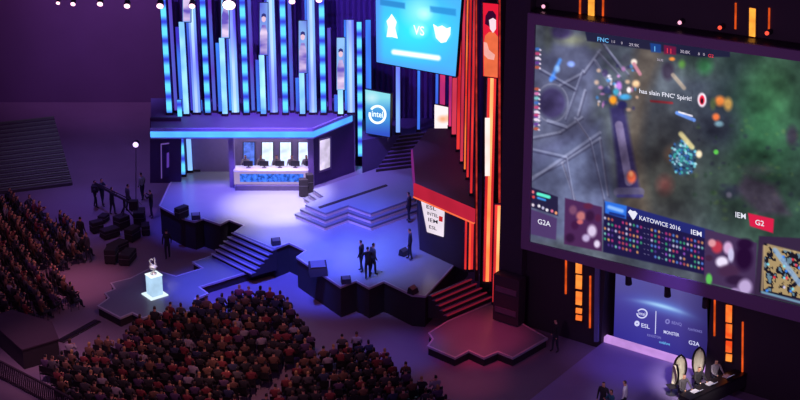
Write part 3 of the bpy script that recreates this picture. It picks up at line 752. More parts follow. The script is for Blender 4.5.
# top score bar
P.poly([(585,31),(730,51),(730,57),(700,57),(587,41)], (30,34,54), .9, 1.2); P.poly([(650,43),(661,44.5),(661,53),(651,52)], (30,70,130), .9, 1); P.poly([(664,45),(676,47),(676,55),(664,54)], (110,30,60), .9, 1)
# left player portraits
for y0, cnt in [(46,5),(86,7),(112,4)]:
    for k in range(cnt):
        y = y0+k*4.6
        if y > 140: continue
        P.ell(538.3-(y/60), y+3, 3.6, 2.0, [(190,70,110),(120,200,190),(180,90,60),(230,220,230),(60,110,180),(210,120,170),(100,60,140)][(k*3+y0) % 7], .9, .5)
        P.ell(541-(y/60), y+4, 1.4, 1.2, (240,230,240), .8, .5)
# bottom left team box
P.poly([(530.5,187),(558,197),(558,216),(530.5,207)], (34,34,56), .95, 1.2); P.poly([(530.5,209),(557,218.5),(556,240),(530.5,234)], (74,58,96), .95, 1.2)
P.line(538,194,549,197,3.2,(90,230,190),1,1); P.line(538,198,545,200,2,(60,150,220),1,1)
for x, y, c in [(533,192,(230,120,120)),(533.5,197,(220,80,70)),(533,205,(230,220,225)),(539,206,(240,240,240)),(543,208,(200,200,220)),(547,210,(250,250,250)),(552,211,(230,120,140)),(556,213,(255,170,110))]: P.ell(x, y, 1.8, 2, c, .95, .5)
# left webcam picture
P.poly([(565,198),(602,207),(602,251.5),(564,244)], (72,44,78), 1, 1.2)
for x,y,rx,ry,c in [(573,210,5,6,(120,80,100)),(588,206,6,4,(90,40,60)),(581,216,6,6,(190,120,110)),(575,225,5,6,(60,30,60)),(590,216,6,7,(50,28,52)),(592,231,6,8,(215,205,225)),(586,238,5,5,(190,180,210)),(597,244,4,5,(225,220,235)),(570,238,6,6,(46,26,50)),(580,222,4,3,(200,110,100)),(598,218,4,5,(80,36,60))]: P.ell(x,y,rx,ry,c,.9,.5)
# centre stats panel
P.poly([(604,202),(714,233),(713,276.5),(603,252)], (30,30,62), 1, 1.2)
P.poly([(605,201),(627,206),(626,219),(605,213)], (44,110,205), 1, 1.5); P.line(609,207,622,211,3.5,(150,195,250),.8,2); P.line(610,213,624,216.5,2.4,(26,44,104),.9,1)
P.poly([(627,206),(714,231),(714,241),(627,216)], (36,46,104), 1, 1.2)
cols_ = [(200,90,80),(90,140,220),(220,160,90),(120,200,180),(150,90,190),(210,210,230),(80,60,130),(190,60,120),(60,170,110)]
for r in range(6):
    for c in range(30):
        x = 605+c*3.6; y = 218+(x-605)*.255+r*5.2
        if 10 < c < 13 or 15 < c < 17: 
            P.ell(x, y, 1.2, .6, (140,140,170), .7, .6); continue
        if rr_.rand() < .14: continue
        P.ell(x, y, 1.5, 1.9, cols_[rr_.randint(9)], .85, .6)
# right webcam picture
P.poly([(705,229),(757,243),(755,295),(704,281)], (66,52,78), 1, 1.2)
for x,y,rx,ry,c in [(717,247,7,8,(180,60,70)),(712,243,5,5,(210,150,150)),(728,248,6,8,(200,170,200)),(722,262,8,7,(225,220,235)),(731,255,4,9,(190,190,215)),(709,258,5,4,(60,40,60)),(729,271,14,8,(66,44,66)),(744,258,11,16,(34,16,42)),(745,244,10,7,(36,18,44)),(735,280,12,6,(44,30,52)),(745,287,9,10,(180,165,200)),(735,291,6,4,(150,130,170)),(709,279,4,7,(90,190,80))]: P.ell(x,y,rx,ry,c,.95,.45)
# red score tag
P.poly([(748,213),(774,219),(773,233),(750,226)], (200,36,66), 1, 1.2)
# minimap
P.poly([(759,236),(R_,by(R_)-76),(R_,by(R_)-2),(754,295)], (52,42,60), 1, 1.2); P.poly([(764,243),(R_-6,261),(R_-6,by(R_)-10),(759,292)], (26,28,32), 1, 1.2)
nm = P.noise(5, 21, 3); ins = np.zeros_like(P.X)
inside = (P.X > 764) & (P.Y > 245+(P.X-764)*.2) & (P.Y < 290+(P.X-764)*.24) & (P.X < R_-8)
P.blend(np.where(inside & (nm > .54), 1, 0), (180,160,105), .85); P.blend(np.where(inside & (nm < .36), 1, 0), (110,150,160), .8)
P.line(775,250,800,284,5,(130,165,190),.85,1.5); P.line(762,292,R_-10,312,2.4,(120,170,185),.8,1.2); P.line(764,246,762,290,2.2,(170,150,110),.8,1.2); P.line(768,245,R_-10,262,2.2,(180,160,110),.8,1.2)
for k in range(26): P.ell(766+rr_.rand()*60, 252+rr_.rand()*40, 1.8, 1.8, [(60,140,240),(230,60,70),(200,200,230),(120,220,230)][k % 4], .9, .5)
P.c = np.clip((P.c-84)*1.18+84, 0, 255)*.95 + np.array([20,10,26])*.6
pic = P.build('picture', ps-AN*.0, AN, t, 1.0)
E_txt = emis('caption_white', (235,235,250), 1.0); E_txt2 = emis('caption_grey', (190,180,200), .9)
E_bl = emis('caption_blue', (110,190,250), 1.0); E_rd = emis('caption_red', (230,60,80), 1.0)
def T(s, x, y, h, m=E_txt, sl=.15, **k): return text('caption', s, x, y, h, ps, AN, m, pic, slope=sl, back=.02, **k)
T('FNC', 597, 41, 4.2, E_bl); T('1.5', 611, 42.5, 2.4, E_txt2); T('0', 621, 44, 2.4, E_txt2); T('29.9K', 629, 45.8, 3, E_txt2)
T('1', 653, 51, 5, E_bl); T('11', 665.5, 52.8, 5, E_rd); T('30.8K', 680, 52.6, 3, E_txt2); T('8', 698, 55, 2.6, E_txt2); T('0', 703, 55.6, 2.6, E_txt2); T('G2', 708, 57, 3.2, E_rd)
T('26:32', 657, 60.5, 2.2, E_txt2, sx=.9)
T("has slain FNC' Spirit!", 639, 92.8, 4.3, E_txt, .155, sx=1.02)
T('G2A', 537.5, 223.5, 5, E_txt, .24, sx=.95); T('KATOWICE 2016', 639, 219.5, 4.2, E_txt, .275, sx=.92); T('IEM', 690.5, 233.8, 4.8, E_txt, .26, sx=1.1)
T('IEM', 735, 217, 5.4, E_txt, .2, sx=.95); T('G2', 755, 224.5, 5.2, E_txt, .2, sx=1.0)
bm = rect_plane([(628,212),(630,209.6),(632.5,211.2),(635,211),(637.3,213.6),(635,218),(633,220)], ps-AN*.03, AN, .01); obj('emblem', bm, E_txt, pic)

# ------------------------------------------------------------------ sponsor wall recess
ZN = .3
pn = P0 + AN*TP
t = thing('sponsor_wall', 'violet blue printed sponsor wall with an arc of light, in the recess under the giant screen', 'backdrop', PL(655,355,pn,AN))
quad = [(616,266),(707,292),(708,386),(613.5,341)]
P = Paint(quad, 120, 100)
v = P.V[..., None]
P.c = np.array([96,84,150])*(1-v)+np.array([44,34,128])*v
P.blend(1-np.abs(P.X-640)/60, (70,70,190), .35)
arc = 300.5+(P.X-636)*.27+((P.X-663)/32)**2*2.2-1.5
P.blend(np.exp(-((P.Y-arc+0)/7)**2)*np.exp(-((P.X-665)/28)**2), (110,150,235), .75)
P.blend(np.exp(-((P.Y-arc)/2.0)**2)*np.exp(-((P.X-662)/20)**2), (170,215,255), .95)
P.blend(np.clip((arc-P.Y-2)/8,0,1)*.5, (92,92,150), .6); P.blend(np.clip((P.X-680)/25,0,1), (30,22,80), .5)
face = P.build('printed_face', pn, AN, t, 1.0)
bm = NB(); vprism(bm, [PL(x, y, pn+AN*.02, AN) for x, y in quad], AN*.15); obj('panel_body', bm, M_blackg, t)
E_l = emis('sponsor_white', (215,215,255), 1.0); E_l2 = emis('sponsor_dim', (135,130,210), .9)
def TS(s, x, y, h, m=E_l, sl=.22, **k): return text('logo', s, x, y, h, pn, AN, m, face, slope=sl, back=.04, **k)
def ringlogo(cx, cy, rx, ry, w, p0, n, m, parent, a0=0, a1=2*PI, seg=24, back=.04):
    bm = NB(); q0 = p0-n*back; pr = None
    for i in range(seg+1):
        a = a0+(a1-a0)*i/seg
        A = bm.verts.new(PL(cx+rx*math.cos(a), cy+ry*math.sin(a), q0, n)); B = bm.verts.new(PL(cx+(rx-w)*math.cos(a), cy+(ry-w)*math.sin(a), q0, n))
        if pr: bm.faces.new([pr[0], A, B, pr[1]])
        pr = (A, B)
    return obj('logo_ring', bm, m, parent)
ringlogo(642,313.5,5.6,5,1.3,pn,AN,E_l,face,-2.6,3.2); TS('intel', 638.2, 314.5, 3.4, sx=.85)
ringlogo(637,323.5,2.6,2.8,2.0,pn,AN,E_l,face); TS('ESL', 641, 327, 4, sx=1.05)
ringlogo(667.5,321.5,2.4,2.6,1.4,pn,AN,E_l2,face); TS('BENQ', 671.5, 323.8, 3, E_l2, sx=.9)
TS('MONSTER', 663.5, 333.2, 3.2, E_l, sx=.75); TS('PLANTRONICS', 688, 330, 2.4, E_l2, sx=.62); TS('G2A', 688.5, 344, 4, E_l)
TS('KINGSTON', 647, 336, 2.4, E_l2, sx=.8); TS('vodafone', 659, 343, 2.6, E_bl, sx=.8)
bm = rect_plane([(655.6,311),(656.3,311.2),(655.6,334),(654.9,333.8)], pn-AN*.04, AN, .01); obj('logo_rule', bm, E_l, face)
# niche deck and lit ledge
bm = NB(); prism(bm, [G2(598,352,ZN), G2(620,338,ZN), G2(720,392,ZN), G2(760,380,ZN), G2(800,430,ZN), G2(560,430,ZN), G2(585,375,ZN)], 0, ZN)
sl0, sl1 = sF(614, 340), sF(760, 380)
bm.free(); bm = NB(); fbox(bm, s_o0+.02, s_o1-.02, -1.2, 4.15, 0.005, ZN); fbox(bm, s_o0+.02, s_o1+6, -7.0, -1.2, 0.005, ZN)
tag(obj('caster_deck', bm, mat('violet_carpet', (130,112,165), .5, var=.15, scale=.7)), 'violet-lit low deck in front of the sponsor wall', 'stage')
bm = NB(); fbox(bm, s_o0+.05, s_o1-.1, TP-.34, TP-.03, ZN+.003, ZN+.3); o = obj('lit_ledge', bm, emis('ledge_pink', (205,150,235), .9, .2, 1)); tag(o, 'glowing pinkish ledge along the foot of the sponsor wall', 'light')
# hanging lamps below the screen edge
for i, (x, y) in enumerate([(628,280),(667,292),(705,303)]):
    p = PL(x, y, P0-AN*.1, AN); zt_ = z_head
    pt = PL(x, y-9, P0-AN*.1, AN)
    th = thing('hanging_spotlight', f'black spotlight hanging under the giant screen edge, {["leftmost","middle","rightmost"][i]}', 'spotlight', pt, 0, 'spotlights hanging under the screen edge')
    bm = NB(); tube(bm, p+Vector((0,0,.25)), p-Vector((0,0,.25))+AN*.1, .14, 10, .17); obj('lamp_body', bm, M_black, th)
    bm = NB(); tube(bm, p+Vector((0,0,.2)), pt, .03, 6); box(bm, pt.x-.1, pt.x+.1, pt.y-.1, pt.y+.1, pt.z-.05, pt.z+.1); obj('hanger', bm, M_black, th)

# casters' desk, chairs, people, laptops
V45 = Vector((.707,.707,0)); U45 = Vector((.707,-.707,0))
cz = ZN
seats = [(682,400),(697,392.5),(714,385)]
dk0 = G(672,411,cz); dk0 = Vector((dk0.x, dk0.y, cz))
DM = frameM(Vector((*G2(689,398,cz), cz)), V45, -U45)
DM.translation = Vector((*G2(697,396,cz), cz+.004))
# put desk relative to the seats
s0 = G(*seats[0], cz); s2 = G(*seats[2], cz)
dl = (s2-s0); along = dl.normalized(); outw = Vector((along.y, -along.x, 0)); 
if outw.y > 0: outw = -outw
mid = (s0+s2)/2 + outw*.72
DM = frameM(Vector((mid.x, mid.y, cz+.004)), along, -outw)
td = thing('commentary_desk', 'black commentary desk carrying three laptops, below the sponsor wall', 'desk', DM.translation)
bm = NB(); box(bm, -1.9, 2.1, -.38, .30, .70, .75, DM); obj('desk_top', bm, M_blackg, td)
bm = NB(); box(bm, -1.9, 2.1, -.36, -.30, 0, .70, DM); obj('front_panel', bm, M_black, td)
for a_, b_ in ((-1.88,-1.82),(2.02,2.08)):
    bm = NB(); box(bm, a_, b_, -.30, .28, 0, .70, DM); obj('end_panel', bm, M_black, td)
hd = math.atan2(-outw.x, outw.y)
clab = [('person in a dark top seated at the commentary desk, nearest the left end','dark grey','brown'),('person in black leaning over a laptop, middle of the commentary desk','black','brown'),('dark-haired person in a pale shirt at the right end of the commentary desk','pale grey','black')]
M_ivory = mat('ivory_shell', (235,225,205), .5)
for i, s in enumerate(seats):
    p = G(*s, cz)
    person(clab[i][0], (p.x, p.y, cz+.01), hd-.35, 'sit', 'desk', 'short', clab[i][1], clab[i][2], None)
    ts = thing('stool', f'black stool under the {["left","middle","right"][i]} commentator', 'stool', (p.x, p.y, cz+.004), hd-.35, 'stools at the commentary desk')
    bm = NB(); tube(bm, (0,0,.36), (0,0,.41), .19, 14); obj('seat', bm, M_black, ts, world=False)
    bm = NB(); tube(bm, (0,0,.02), (0,0,.36), .03, 8); tube(bm, (0,0,0), (0,0,.02), .2, 14); obj('pedestal_foot', bm, M_metal, ts, world=False)
    lp_ = p + outw*.70
    tl = thing('laptop', f'open silver laptop in front of the {["left","middle","right"][i]} commentator', 'laptop', (lp_.x, lp_.y, cz+.758), hd, 'laptops on the commentary desk')
    bm = NB(); box(bm, -.19, .19, -.14, .12, 0, .02); obj('keyboard_base', bm, mat('silver_laptop', (190,185,200), .4), tl, world=False)
    bm = NB(); Mx = Matrix.Translation((0,.12,.02)) @ Matrix.Rotation(-.9, 4, 'X'); box(bm, -.19, .19, -.008, .008, 0, .25, Mx); ld = obj('lid', bm, mat('silver_laptop', (190,185,200), .4), tl, world=False)
    bm = NB(); box(bm, -.17, .17, -.013, -.009, .02, .23, Mx); obj('display', bm, emis('laptop_display', (170,170,220), .8), ld, world=False)
for i, (cx_, cy_, rz_, H_, lab) in enumerate([(671,394,PI-1.3,1.55,'side-on empty egg chair with ivory rim at the left end of the desk'),(678.5,391,PI-.15,1.85,'tall egg-backed ivory chair behind the left commentator'),(697,385,PI-.15,1.95,'tallest egg-backed ivory chair, behind the middle commentator')]):
    q = G(cx_, cy_, cz)
    tc_ = thing('egg_chair', lab, 'chair', (q.x, q.y, cz+.004), rz_)
    bm = NB(); box(bm, -.25, .25, -.22, .2, .38, .43); bmesh.ops.bevel(bm, geom=bm.edges[:], offset=.03, segments=2, affect='EDGES'); obj('seat', bm, M_black, tc_, world=False)
    for nm_, mm, off, W in (('back_shell', M_black, -.30, .33), ('ivory_back_pad', M_ivory, -.22, .25)):
        bm = NB(); rows = []
        for j in range(15):
            a_ = -PI/2+.25+(PI-.3)*j/14; zc_ = (.42+H_)/2; hh_ = (H_-.42)/2*(1 if W > .3 else .92)
            z = zc_+hh_*math.sin(a_); w = W*max(.05, math.cos(a_))
            yy = off+.08*math.sin(a_)**2
            rows.append([bm.verts.new((w*(k/4-1), yy+.12*((k/4-1)**2), z)) for k in range(9)])
        for a_, b_ in zip(rows, rows[1:]):
            for k in range(8): bm.faces.new([a_[k], a_[k+1], b_[k+1], b_[k]])
        bmesh.ops.solidify(bm, geom=bm.faces[:], thickness=.03)
        obj(nm_, bm, mm, tc_, smooth=True, world=False)
    bm = NB(); tube(bm, (0,0,.02), (0,0,.38), .04, 8); tube(bm, (0,0,0), (0,0,.03), .25, 14); obj('pedestal_foot', bm, M_metal, tc_, world=False)
# little group standing at the bottom, left of the desk
for i, (px, py, sh, lab) in enumerate([(602,413,'black','person in black standing at the bottom edge, left of the pair'),(610,421,'teal','person in a teal blue top standing by the lower edge of the recess deck'),(623.5,412,'white','person in a white shirt standing below the sponsor wall')]):
    p = G(px, py+4, ZN); person(lab, (p.x, p.y, ZN+.005), 2.6-i*.7, 'stand', ['hang','clap','hang'][i], 'short', sh, 'brown')

# ------------------------------------------------------------------ hanging teal screen
pt0 = Vector((G(415,100,ZB).x, 79.0, 0)); 
t = thing('hanging_screen', 'hanging cyan video screen with three glowing emblems, above the back of the stage', 'screen', PL(417,70,pt0,AN))
quad = [(375.5,-14),(461.5,-2),(455.5,76.5),(376.5,62)]
P = Paint(quad, 90, 80)
P.c[:] = (70,170,235)
P.ell(415,30,55,40,(50,225,245),.9,.9); P.ell(420,12,22,22,(150,235,255),.9,.9); P.blend((P.Y-55-.15*(P.X-376))/14, (84,140,240), .8); P.blend((384-P.X)/8, (90,120,240), .6)
P.poly([(380,-1),(405,3),(405,9),(380,5)], (40,120,190), .8, 1.5); P.poly([(430,6),(456,9),(456,16),(430,12)], (40,130,200), .8, 1.5)
for x, y, rx, ry in [(391.5,27,8,13),(419,31,11,9),(442,33,11,11),(425,14,9,8)]: P.ell(x,y,rx,ry,(190,250,255),.8,.9)
P.line(394,52,438,58,5,(250,255,255),1,2.5)
P.build('picture', pt0, AN, t, 1.25)
bm = NB(); vprism(bm, [PL(x, y, pt0+AN*.02, AN) for x, y in [(375,-15),(462,-3),(456,77.4),(376,62.8)]], AN*.25); obj('cabinet', bm, M_blackg, t)
bm = NB()
for x in (385, 448):
    a = PL(x, -12, pt0+AN*.1, AN); tube(bm, a, a+Vector((0,0,8)), .04, 6)
obj('hanging_cable', bm, M_metal, t)
E_lw = emis('logo_bright', (240,255,255), 1.3)
text('caption', 'VS', 413.5, 34, 9, pt0, AN, E_lw, t, slope=.15, back=.04, sx=.8)
for em in ([(386.5,37),(388,27),(386.5,21),(389,18),(391.5,14),(394.5,18.5),(396.5,22),(395,28),(397.5,38.5),(392,37)], [(433,24),(437.5,27),(442,25.5),(446.5,28.5),(450.5,27),(450,35),(446,42),(441,43),(436,38)]):
    obj('emblem', rect_plane(em, pt0-AN*.05, AN, .02), E_lw, t)
# round-logo sign and orange sign
ps1 = G(377,137,ZL); ps1 = Vector((ps1.x, ps1.y-.3, 0))
t = thing('round_logo_sign', 'blue lit sign with a white round swoosh logo, right of the blue booth', 'sign', PL(377,136,ps1,AN))
P = Paint([(365.3,89.5),(390.3,94),(389.7,137),(366,133)], 40, 60)
P.c[:] = (70,150,225); P.blend((112-P.Y)/14, (150,235,245), .9); P.ell(372,98,9,8,(210,245,255),.8,.9); P.blend((P.Y-120)/14, (50,70,200), .8)
pic1 = P.build('picture', ps1, AN, t, 1.0)
bm = NB(); vprism(bm, [PL(x, y, ps1+AN*.02, AN) for x, y in [(364.8,89),(390.8,93.6),(390.2,137.5),(365.5,133.5)]], AN*.2); obj('cabinet', bm, M_blackg, t)
ringlogo(377.5,114.5,9,9.6,2.4,ps1,AN,E_lw,pic1,-2.5,3.4); text('logo', 'intel', 371.6, 116.3, 6, ps1, AN, E_lw, pic1, slope=.12, back=.05, sx=.78)
bm = NB(); a = PL(378,137,ps1,AN)
for x in (368, 388):
    a = PL(x, 134.5, ps1+AN*.1, AN); tube(bm, a, (a.x, a.y, ZL-.02), .05, 6)
obj('sign_legs', bm, M_metal, t)
ps2 = G(445,133,ZL); ps2 = Vector((ps2.x, ps2.y-.3, 0))
t = thing('orange_sign', 'white and orange lit sign at the rear corner of the red booth', 'sign', PL(444,135,ps2,AN))
P = Paint([(434.5,104.5),(454,108.5),(454,137),(434.5,133.5)], 40, 50)
P.c[:] = (255,238,240); P.ell(443,119,7,5,(240,160,110),.8,.8); P.ell(448,118,4,5,(250,190,150),.8,.8); P.blend((P.Y-129)/4, (225,50,80), .9)
P.build('picture', ps2, AN, t, 1.1)
bm = NB(); vprism(bm, [PL(x, y, ps2+AN*.02, AN) for x, y in [(434,104),(454.5,108),(454.5,137.5),(434,134)]], AN*.2); obj('cabinet', bm, M_blackg, t)
bm = NB()
for x in (437, 451):
    a = PL(x, 134, ps2+AN*.1, AN); tube(bm, a, (a.x, a.y, ZL-.02), .05, 6)
obj('sign_legs', bm, M_metal, t)

# ------------------------------------------------------------------ trophy on lit plinth
pb_ = G(155, 295, ZT)
t = thing('plinth', 'glowing white square plinth on the low blue platform', 'plinth', (pb_.x, pb_.y, ZT+.014), PI/4-.12)
bm = NB(); box(bm, -.52, .52, -.52, .52, 0, .05); obj('base_plate', bm, emis('plinth_base', (225,245,255), 1.1), t, world=False)
bm = NB(); box(bm, -.32, .32, -.32, .32, .05, 1.15); bmesh.ops.bevel(bm, geom=[e for e in bm.edges], offset=.012, segments=1, affect='EDGES')
obj('plinth_body', bm, emis('plinth_white', (180,215,245), 1.0, .12, 2), t, world=False)
bm = NB(); box(bm, -.34, .34, -.34, .34, 1.15, 1.2); obj('cap', bm, emis('plinth_cap', (235,250,255), 1.2), t, world=False)
M_silver = mat('silver_cup', (235,230,225), .35, metal=.15)
t = thing('trophy', 'silver cup trophy with curled handles on the glowing white plinth', 'trophy', (pb_.x, pb_.y, ZT+1.216))
bm = NB(); lathe(bm, [(.17,0),(.17,.06),(.07,.1),(.04,.2),(.06,.25),(.17,.32),(.22,.44),(.2,.5),(.12,.52)], (0,0,0)); obj('cup', bm, M_silver, t, smooth=True, world=False)
bm = NB()
pts = [(.0,0,.5),(-.10,0,.6),(-.16,0,.72),(-.12,0,.84),(-.03,0,.86),(.0,0,.80)]
for a_, b_ in zip(pts, pts[1:]): tube(bm, a_, b_, .045, 8)
pts = [(.06,0,.5),(.14,0,.6),(.10,0,.72),(.12,0,.88),(.07,0,.95)]
for a_, b_ in zip(pts, pts[1:]): tube(bm, a_, b_, .04, 8)
obj('curled_finial', bm, M_silver, t, world=False)

# ------------------------------------------------------------------ truss and stage lights along the top
ptr = Vector((0, 84, 0))
zt_ = PL(200, -9, ptr, XN).z
t = thing('lighting_truss', 'metal lighting truss above the blue side of the stage', 'truss', (-10, 84, zt_))
bm = NB()
xa, xb = G(10,0,14).x-3, -2.0
for dy, dz in ((0,0),(.4,0),(.2,.35)): tube(bm, (xa, 84+dy, zt_+dz), (xb, 84+dy, zt_+dz), .04, 6)
x = xa
while x < xb-.4:
    tube(bm, (x,84,zt_), (x+.4,84.2,zt_+.35), .02, 5); tube(bm, (x+.4,84.2,zt_+.35), (x+.8,84.4,zt_), .02, 5); x += .8
obj('truss_chords', bm, M_metal, t)
bm = NB()
for x in (xa+1, xb-1): tube(bm, (x,84.2,zt_+.3), (x,84.2,zt_+8), .03, 6)
obj('hanging_cable', bm, M_metal, t)
E_lamp = emis('stage_lamp', (255,190,215), 3.0); E_lampw = emis('stage_lamp_big', (255,215,235), 5.0)
for i, (x, y, r, m) in enumerate([(58,3,.12,E_lamp),(73,4,.15,E_lamp),(100,4,.18,E_lamp),(127,6,.19,E_lamp),(160,6,.22,E_lamp),(192,6,.2,E_lamp),(229,5,.4,E_lampw),(292,1.5,.2,E_lamp),(319,0,.2,E_lamp)]):
    p = PL(x, y, ptr, XN); dn = Vector((0,-.85,-.5)).normalized()
    th = thing('stage_light', f'glowing pinkish stage spotlight on the truss, {["first","second","third","fourth","fifth","sixth","seventh and largest","eighth","ninth"][i]} from the left', 'spotlight', (p.x, p.y, zt_), 0, 'stage spotlights on the truss')
    bm = NB(); tube(bm, p-dn*.4, p, r*.8, 12, r*1.05); lb = obj('lamp_body', bm, M_black, th)
    bm = NB(); tube(bm, p, p+dn*.03, r*.9, 14); obj('lens', bm, m, lb)
    bm = NB(); tube(bm, p-dn*.2, (p.x, 84, zt_), .03, 6); obj('yoke', bm, M_metal, th)

# ------------------------------------------------------------------ left background: stand, cases, door
bm = NB()
st_px = [(14,150),(70,138)]
base = Vector(G2(20,192,0)); dvec = Vector((math.cos(.35), math.sin(.35))); nvec = Vector((-dvec.y, dvec.x))
t = thing('empty_stand', 'empty dark bleacher stand with striped steps at the far left', 'bleachers', (*base, 0))
for k in range(16):
    o = base + nvec*(k*.45) - dvec*6
    q = [o, o+dvec*9.3, o+dvec*9.3+nvec*.45, o+nvec*.45]
    prism(bm, [tuple(v) for v in q], 0.004, .2+.14*k)
obj('steps', bm, mat('bleacher', (84,80,84), .8), t)
bm = NB()
for k in range(16):
    o = base + nvec*(k*.45+.2) - dvec*6
    q = [o, o+dvec*9.3, o+dvec*9.3+nvec*.18, o+nvec*.18]
    prism(bm, [tuple(v) for v in q], .2+.14*k, .2+.14*k+.1)
obj('bench_seats', bm, mat('bench_seat', (112,124,108), .7), t)
# backstage partition at the left end of the stage
for i, (x0_, x1_, yb) in enumerate([(120,180,180)]):
    a = G(152,184,0); b = G(180,172,0)
    bm = NB(); prism(bm, [(a.x, a.y), (b.x, b.y), (b.x, b.y+.2), (a.x, a.y+.2)], ZS+.0, 8); bm.free()
pd = Vector((0, G(160,182,ZS).y, 0))
bm = NB(); vprism(bm, [PL(150,183,pd,XN), PL(181,183,pd,XN), PL(181,118,pd,XN), PL(150,118,pd,XN)], XN*.2)
o = obj('partition_wall', bm, mat('partition', (66,46,92), .8)); tag(o, 'dark violet partition at the left end of the main stage', 'wall')
t = thing('lit_door', 'narrow backstage door outlined in violet at the left end of the stage', 'door', PL(165,180,pd,XN))
obj('door_leaf', rect_plane([(161.5,145),(169,144),(169,176),(161.5,178)], pd-XN*.06, XN, .05), mat('door_leaf', (60,44,100), .6), t)
bm = rect_plane([(160.6,144),(161.6,144),(162,178.5),(161,178.5)], pd-XN*.1, XN, .08); obj('door_jamb', bm, emis('violet_jamb', (130,95,200), .55), t)
bm = rect_plane([(160.6,144),(169,143),(169,144),(160.6,145)], pd-XN*.1, XN, .08); obj('door_head', bm, emis('violet_jamb', (130,95,200), .55), t)
bm = rect_plane([(166.7,153),(169,152.5),(169,167),(166.7,168)], pd-XN*.08, XN, .05); obj('door_window', bm, emis('violet_glass', (110,70,200), .6), t)

cases = [(97,232,.9,.6,.9),(110,237,1.3,.8,.7),(122,228,1.0,.8,1.0),(118,250,1.4,.9,.6),(133,240,1.1,.7,1.0),(104,222,.8,.6,.6),(128,262,1.5,.8,.8),(112,262,1.0,.8,1.1),(140,225,1.2,.8,1.2),(146,234,.9,.6,.8)]
clbl = ['front left of the pile','second, low and wide','in the middle of the pile','low, toward the trophy platform','right of the middle','small, at the far end','widest, nearest the trophy platform','tall, nearest the crowd','tall, against the stage skirt','beside the stage skirt']
for i, (px, py, w, d, h) in enumerate(cases):
    flat_box('flight_case', f'black flight case in the backstage pile, {clbl[i]}', 'case', px, py, 0, w*.8, d*.8, h*.8, M_black, .6+i*.13, 'flight cases left of the main stage')
# camera crane over the cases
ca = G(126, 226, 0); t = thing('camera_crane', 'long black camera crane beside the flight cases, left of the main stage', 'crane', ca)
bm = NB()
for k in range(3): tube(bm, ca+Vector((0,0,1.3)), ca+Vector((.8*math.cos(k*2.1+.3), .8*math.sin(k*2.1+.3), .03)), .045, 6)
tube(bm, ca+Vector((0,0,1.2)), ca+Vector((0,0,1.75)), .08, 8); obj('tripod', bm, M_black, t)
ce = PL(95, 184, ca+Vector((0,2.5,0)), XN); cj = ca+Vector((0,0,1.7)); cb = cj-(ce-cj)*.35
bm = NB(); tube(bm, cb, ce, .07, 6); tube(bm, cb+Vector((0,0,.25)), ce+Vector((0,0,.1)), .03, 6); obj('boom_arm', bm, M_black, t)
bm = NB(); box(bm, cb.x-.3, cb.x+.2, cb.y-.2, cb.y+.2, cb.z-.25, cb.z+.3); obj('counterweight', bm, M_black, t)
bm = NB(); box(bm, ce.x-.2, ce.x+.2, ce.y-.3, ce.y+.2, ce.z-.45, ce.z-.05); tube(bm, (ce.x,ce.y-.3,ce.z-.25), (ce.x,ce.y-.5,ce.z-.25), .09, 8); obj('camera_head', bm, M_black, t)
# barrier block lower left
pA, pB = G(0,345,0), G(56,348,0)
bb = [G2(x, y, 1.1) for x, y in [(-14,318),(22,350),(59,339),(52,322),(12,310)]]
t = thing('barrier_block', 'dark draped control block at the lower left, below the left crowd', 'barrier', (bb[1][0], bb[1][1], .004))
bm = NB(); prism(bm, inset_poly(bb, .04), .004, 1.05); obj('drape', bm, M_black, t)
bm = NB(); prism(bm, bb, 1.05, 1.12); obj('table_top', bm, mat('block_top', (58,40,58), .7), t)
# railing line on the floor
bm = NB(); a = G(60,342,0); b = G(98,321,0)
dv = (b-a).normalized()
t = thing('cable_cover', 'dark cable ramp on the floor between the barrier block and the trophy platform', 'cable ramp', a)
sv = Vector((-dv.y, dv.x, 0))*.12
vs = [a-sv*2, a+sv*2, b+sv*2, b-sv*2]
for lo, hi in ((1, .5),):
    prism(bm, [(v.x, v.y) for v in vs], .003, .03)
obj('ramp', bm, M_black, t)
bm = NB(); prism(bm, [tuple((a-sv).xy), tuple((a+sv).xy), tuple((b+sv).xy), tuple((b-sv).xy)], .03, .06); obj('lid', bm, M_blackg, t)
# stage gear
def wedge(px, py, z, rz, lab, s=1.0):
    p = G(px, py, z); t = thing('floor_monitor', lab, 'speaker', (p.x, p.y, z+.016), rz, 'floor monitors on the main stage')
    bm = NB(); a = [(-.25*s,-.2*s,0),(-.25*s,.2*s,0),(-.25*s,.12*s,.35*s),(-.25*s,-.1*s,.22*s)]
    vprism(bm, [Vector(v) for v in a], Vector((.5*s,0,0))); obj('cabinet', bm, M_black, t, world=False)
    bm = NB(); vprism(bm, [Vector(v) for v in [(-.2*s,-.11*s,.235*s),(-.2*s,.1*s,.345*s),(-.2*s,.1*s,.36*s),(-.2*s,-.115*s,.25*s)]], Vector((.4*s,0,0))); obj('grille', bm, M_metal, t, world=False)
wedge(196,219,ZS,.2,'small floor monitor at the left zigzag edge of the stage')
wedge(276,244.5,ZS,.3,'floor monitor at the top of the dark staircase',1.0)
wedge(318,274,ZS,.2,'large black floor monitor near the front edge of the stage',1.9)
wedge(346,283,ZS,.2,'small floor monitor at the front zigzag of the stage',1.0)
wedge(404,255,ZS,.9,'floor monitor by the red booth wall',1.0); wedge(413,293,ZS,.9,'floor monitor at the front right corner of the stage',1.0)
for i, (px, py, w, h) in enumerate([(304,197,.55,1.1),(310,196,.4,1.35),(237,187.5,.4,.9),(182,219,.8,.7)]):
    flat_box('loudspeaker_case', ['black speaker case at the booth corner, left of pair','tall black speaker case at the booth corner, right of pair','black case at the left end of the player desk','black case on the left edge of the main stage'][i], 'case', px, py-1, ZS+.02, w, .4, h, M_black, .3*i)
